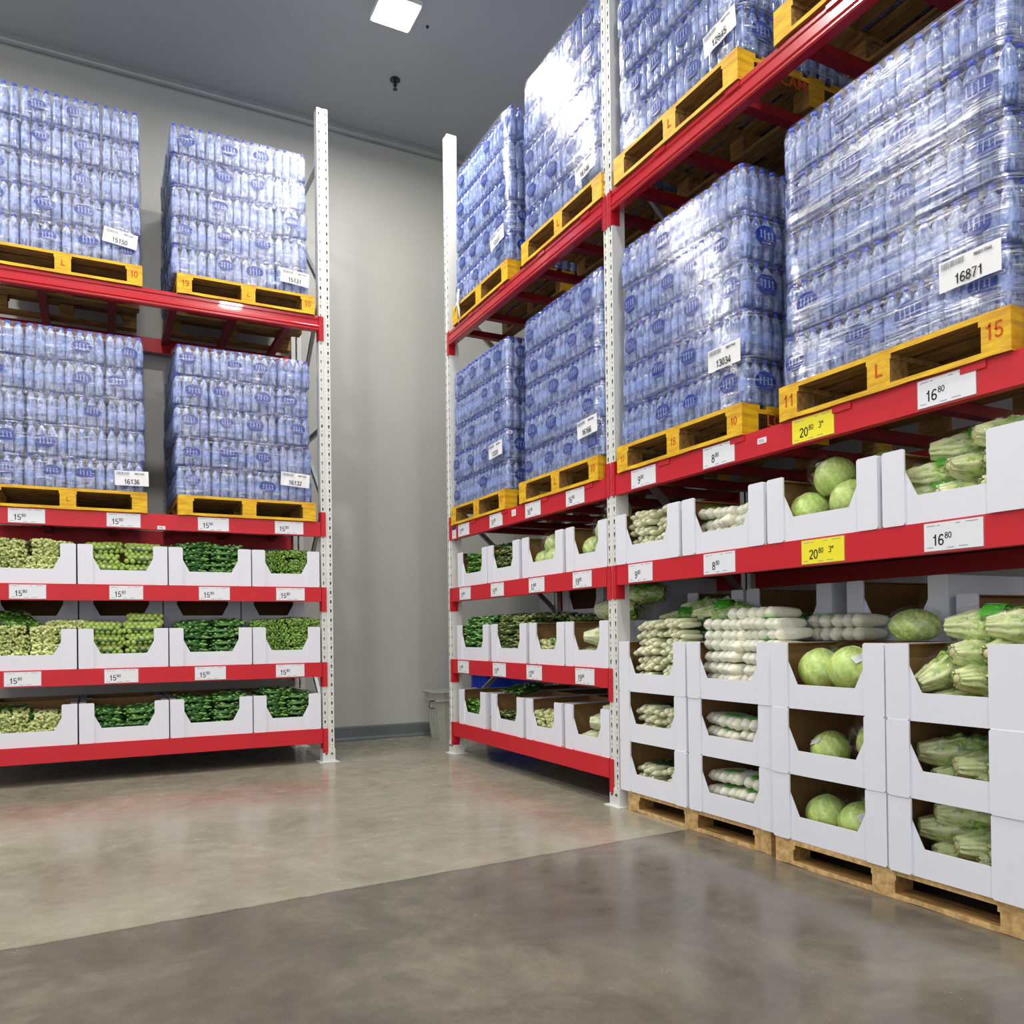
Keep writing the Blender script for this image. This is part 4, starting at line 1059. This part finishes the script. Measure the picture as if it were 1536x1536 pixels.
# ---- right rack, near bay: one row on the shelf
NB = [(-4.285+.02, -3.64), (-3.62, -2.99), (-2.975, -2.34), (-2.325, -1.68)]
for k, (a, c) in enumerate(NB):
    boxes['N', 3, k] = carton('R', a, c, .0, Z[3], 'white display carton, %s right of the middle post, on red shelf' % ORD[k], rightw=.19 if k == 3 else None, group='shelf cartons in near bay')
bx = boxes['N', 3, 0]; fill(bx, 'young', 6, 'first shelf carton right of middle post', 2, .050, seed=71)
bx = boxes['N', 3, 1]; fill(bx, 'radish', 4, 'second shelf carton right of middle post', 2, .059, sc=.9, seed=72)
for i, (u, d, z) in enumerate(((-2.83, .04, .01), (-2.60, .03, .03), (-2.47, .06, .01), (-2.72, .05, .16), (-2.48, .12, .15))):
    bag('cabbage', 'R', u, d, Z[3]+z+.045, '%s in third shelf carton right of middle post' % ('bottom left', 'bottom middle', 'bottom right', 'upper left', 'upper right')[i], i*.9, (1, 1, 1.0))
for i, (u, d, z, r_) in enumerate(((-2.17, .04, .01, -1.0), (-2.02, .03, .01, -.5), (-1.86, .03, .01, -.2), (-2.16, .05, .10, -1.0), (-1.98, .03, .105, -.4), (-1.85, .05, .11, -.3), (-2.05, .09, .20, -1.0), (-1.86, .05, .215, -.7))):
    bag('romaine', 'R', u-.03, d, Z[3]+z+.05, '%s of eight in fourth shelf carton right of middle post' % ORD[i], r_, 1.05)

# ---- floor pallets and stacked cartons
pallet('R', -3.605, .018, 0, PALF, 'plain wooden pallet on the floor beside the middle post', stamps=())
pallet('R', -2.335, -.02, 0, PALF, 'plain worn wooden pallet on the floor nearest the viewer', stamps=())
FB = [(-4.262, -3.612), (-3.602, -2.952), (-2.945, -2.305), (-2.297, -1.662)]
FX = [.010, .008, -.02, -.03]
TN = ['bottom', 'middle', 'top']
for k, (a, c) in enumerate(FB):
    for tr in range(3):
        boxes['F', tr, k] = carton('R', a, c, FX[k]+random.uniform(-.004, .004), .119+tr*(BH+.001), 'white display carton, %s stack from middle post, %s tier' % (ORD[k], TN[tr]), rightw=.195 if k == 3 else None, group='cartons stacked on floor pallets', jit=random.uniform(-.005, .005))
for (a, c, k) in ((-4.32, -3.79, 0), (-3.77, -3.12, 1), (-3.03, -2.45, 2), (-2.42, -1.80, 3)):
    for tr in range(4):
        if tr == 3 and k == 3: z0 = .119+3*(BH+.001)-.10
        if k == 3 and tr == 3: continue
        carton('R', a, c, .60, .119+tr*(BH+.001), 'white rear carton, %s rear stack from middle post, %s tier' % (ORD[k], ('bottom', 'second', 'third', 'topmost')[tr]), group='rear cartons on floor pallets')
carton('R', -2.42, -1.80, .60, .119+3*(BH+.001), 'low white rear carton, fourth rear stack, topmost tier', h_=.21, group='rear cartons on floor pallets')
# stack one: young radishes with green sleeves
fill(boxes['F', 2, 0], 'young', 8, 'top carton of first floor stack', 2, .051, seed=81)
fill(boxes['F', 1, 0], 'young', 4, 'middle carton of first floor stack', 2, .050, seed=82)
fill(boxes['F', 0, 0], 'young', 3, 'bottom carton of first floor stack', 2, .050, seed=83)
bag('romaine', 'R', -3.70, .20, .119+3*BH+.09, 'lying behind the young radish heap, first floor stack', -1.1, 1.2)
# stack two: white radishes
fill(boxes['F', 2, 1], 'radish', 7, 'top carton of second floor stack', 2, .059, sc=.93, seed=84)
bag('radish', 'R', -3.26, .07, .119+2*(BH+.001)+6*.068+.008, 'topmost on the second floor stack', .1)
for i in (0, 1): bag('radish', 'R', -2.92, .30, .119+3*(BH+.001)+.066*i, 'behind second floor stack, %s of two' % ('lower', 'upper')[i], .1)
fill(boxes['F', 1, 1], 'radish', 3, 'middle carton of second floor stack', 2, .068, sc=.93, seed=85)
fill(boxes['F', 0, 1], 'radish', 3, 'bottom carton of second floor stack', 2, .068, sc=.93, seed=86)
# stack three: cabbages
zt = [.119+t*(BH+.001)+.007 for t in range(3)]
for i, (u, d, z, s) in enumerate(((-2.78, .03, .10, 1.05), (-2.62, .02, .10, 1.12), (-2.43, .04, .08, 1.05), (-2.50, .18, .13, 1), (-2.80, .05, .0, .55), (-2.6, .05, .0, .55), (-2.42, .04, .0, .5))):
    if i > 3: continue
    bag('cabbage', 'R', u, d, zt[2]+z-.02, '%s in top carton of third floor stack' % ('left', 'middle', 'right', 'rear')[i], i*1.3, s)
for i, (u, d, z, s) in enumerate(((-2.74, .05, .02, .95), (-2.48, .03, .07, 1.1))): bag('cabbage', 'R', u, d, zt[1]+z, '%s in middle carton of third floor stack' % ('left', 'right')[i], i*1.9, s)
for i, (u, d, z, s) in enumerate(((-2.76, .04, .02, 1.0), (-2.58, .03, .01, 1.05), (-2.62, .22, .05, 1.05), (-2.42, .08, .0, .95))): bag('cabbage', 'R', u, d, zt[0]+z, '%s in bottom carton of third floor stack' % ('left', 'middle', 'rear', 'right')[i], i*1.1, s)
bag('lettuce', 'R', -2.46, .26, .119+3*(BH+.001)+.005, 'lying on the rims behind third floor stack', .5, (1.35, 1.3, .95))
# stack four: romaine
for i, (u, d, z, r_, rx) in enumerate(((-2.13, .04, .08, -.45, .45), (-2.0, .03, .10, -.3, 0), (-1.88, .03, .09, -.1, 0), (-2.02, .05, .20, -.4, 0), (-1.90, .05, .20, -.2, 0), (-2.1, .05, .0, -.4, 0), (-1.9, .05, .0, -.1, 0))):
    bag('romaine', 'R', u, d, zt[2]+z, '%s of seven in top carton of fourth floor stack' % ORD[i], r_, 1.1, rx)
for i, (u, d) in enumerate(((-2.0, .10), (-1.80, .06))): bag('romaine', 'R', u, d, .119+3*(BH+.001)+.005, '%s, lying on the rim of the fourth floor stack' % ('left', 'right')[i], -1.35, 1.15)
for tr in (0, 1):
    for i, (u, d, z, r_) in enumerate(((-2.13, .04, .10, -.75), (-1.98, .03, .06, -.55), (-1.86, .03, .06, -.35), (-2.06, .04, .17, -.7), (-2.1, .06, .0, -.5), (-1.92, .06, -.0, -.4))):
        if i == 3 and tr == 1: continue
        bag('romaine', 'R', u, d, zt[tr]+z, '%s of six in %s carton of fourth floor stack' % (ORD[i], TN[tr]), r_, 1.15)
bag('romaine', 'R', -4.22, .36, 1.09, 'behind the middle post, left one above the cartons', -1.2, 1.3)
bag('romaine', 'R', -4.10, .44, 1.16, 'behind the middle post, right one above the cartons', -1.1, 1.3)
bag('dark', 'R', -3.42, .62, .119+4*(BH)+.0-.26, 'inside the second rear carton of floor stacks', .2)
bag('dark', 'R', -3.40, .63, .119+4*(BH)+.0-.20, 'upper one inside the second rear carton of floor stacks', .0)

# ------------------------------------------------------------------ small things at the back
def basket():
    t = ob('storage_basket', None, loc=(3.42, 8.02, 0), rz=-.02); tag(t, 'grey plastic basket standing on the floor behind the far post', 'basket')
    b = MB(); W1, W0, D1, D0, H = .62, .50, .34, .26, .50
    # four leaning walls with vertical ribs and a rim
    def wallp(a, c, n):
        for k in range(n):
            q0, q1 = k/n, (k+.82)/n
            f = lambda P, Q, s: [P[i]+(Q[i]-P[i])*s for i in range(3)]
            lo0, lo1, hi0, hi1 = f(a[0], a[1], q0), f(a[0], a[1], q1), f(c[0], c[1], q0), f(c[0], c[1], q1)
            b.add([lo0, lo1, hi1, hi0], [(0, 1, 2, 3)])
            q2 = (k+1)/n; lo2, hi2 = f(a[0], a[1], q2), f(c[0], c[1], q2)
            off = .006
            b.add([lo1, lo2, hi2, hi1], [(0, 1, 2, 3)])
            nx = (a[1][1]-a[0][1]); ny = -(a[1][0]-a[0][0]); l_ = math.hypot(nx, ny); nx, ny = nx/l_*.008, ny/l_*.008
            b.add([lo1, lo2, hi2, hi1] + [(p[0]+nx, p[1]+ny, p[2]) for p in (lo1, lo2, hi2, hi1)], [(4, 5, 6, 7), (0, 4, 7, 3), (1, 2, 6, 5), (3, 7, 6, 2)])
    lo = [(-W0/2, -D0/2, .0), (W0/2, -D0/2, .0), (W0/2, D0/2, .0), (-W0/2, D0/2, .0)]; hi = [(-W1/2, -D1/2, H), (W1/2, -D1/2, H), (W1/2, D1/2, H), (-W1/2, D1/2, H)]
    for k in range(4): wallp((lo[k], lo[(k+1) % 4]), (hi[k], hi[(k+1) % 4]), 7 if k % 2 == 0 else 4)
    b.add(lo, [(0, 3, 2, 1)])
    ob('basket_body', b.mesh('basket_body', ['basket']), t)
    for z, g in ((.49, .02), (.40, .012)):
        b = MB(); s = g; w2, d2 = W1/2-.002+s*.5 - (.5-z)*.12, D1/2+s*.5-(.5-z)*.08
        b.box(-w2-s, w2+s, -d2-s, -d2, z, z+.016); b.box(-w2-s, w2+s, d2, d2+s, z, z+.016); b.box(-w2-s, -w2, -d2, d2, z, z+.016); b.box(w2, w2+s, -d2, d2, z, z+.016)
        ob('rim', b.mesh('rim', ['basket']), t)
    b = MB(); b.tube([(-.31, -.14, .41), (-.36, -.14, .41), (-.37, -.13, .36), (-.35, -.1, .33), (-.30, -.1, .33)], .005, 8); ob('handle', b.mesh('handle', ['darkmetal']), t)
basket()
def blue_tote(x, y, z, label):
    t = ob('plastic_tote', None, loc=(x, y, z)); tag(t, label, 'plastic tote', 'blue totes behind the right rack')
    b = MB(); b.box(-.28, .28, -.2, .2, 0, .012); b.box(-.29, .29, -.2, -.19, .0, .33); b.box(-.29, .29, .19, .2, 0, .33); b.box(-.30, -.29, -.2, .2, 0, .33); b.box(.29, .30, -.2, .2, 0, .33)
    for k in range(6): b.box(-.31, -.30, -.17+.06*k, -.16+.06*k, .02, .31)
    ob('tote_body', b.mesh('tote_body', ['bluebin']), t)
    b = MB(); b.box(-.32, .32, -.22, -.19, .30, .335); b.box(-.32, .32, .19, .22, .30, .335); b.box(-.32, -.29, -.22, .22, .30, .335); b.box(.29, .32, -.22, .22, .30, .335); ob('rim', b.mesh('rim', ['bluebin']), t)
for k in range(3): blue_tote(4.02, 8.13, .336*k-.0, 'blue plastic tote behind the far bay, %s of its stack' % ('bottom', 'middle', 'topmost')[k])
tops = [o for o in C.objects if not o.parent and o.type != 'CAMERA' and not o.get('kind') == 'structure']
seen = {}
for o in tops:
    l = o.get('label', ''); n = len(l.replace('-', ' ').split())
    if n < 4 or n > 16: print('LABELLEN', n, o.name, l)
    if l in seen: print('LABELDUP', o.name, seen[l], l)
    seen[l] = o.name
print('objects', len(D.objects))
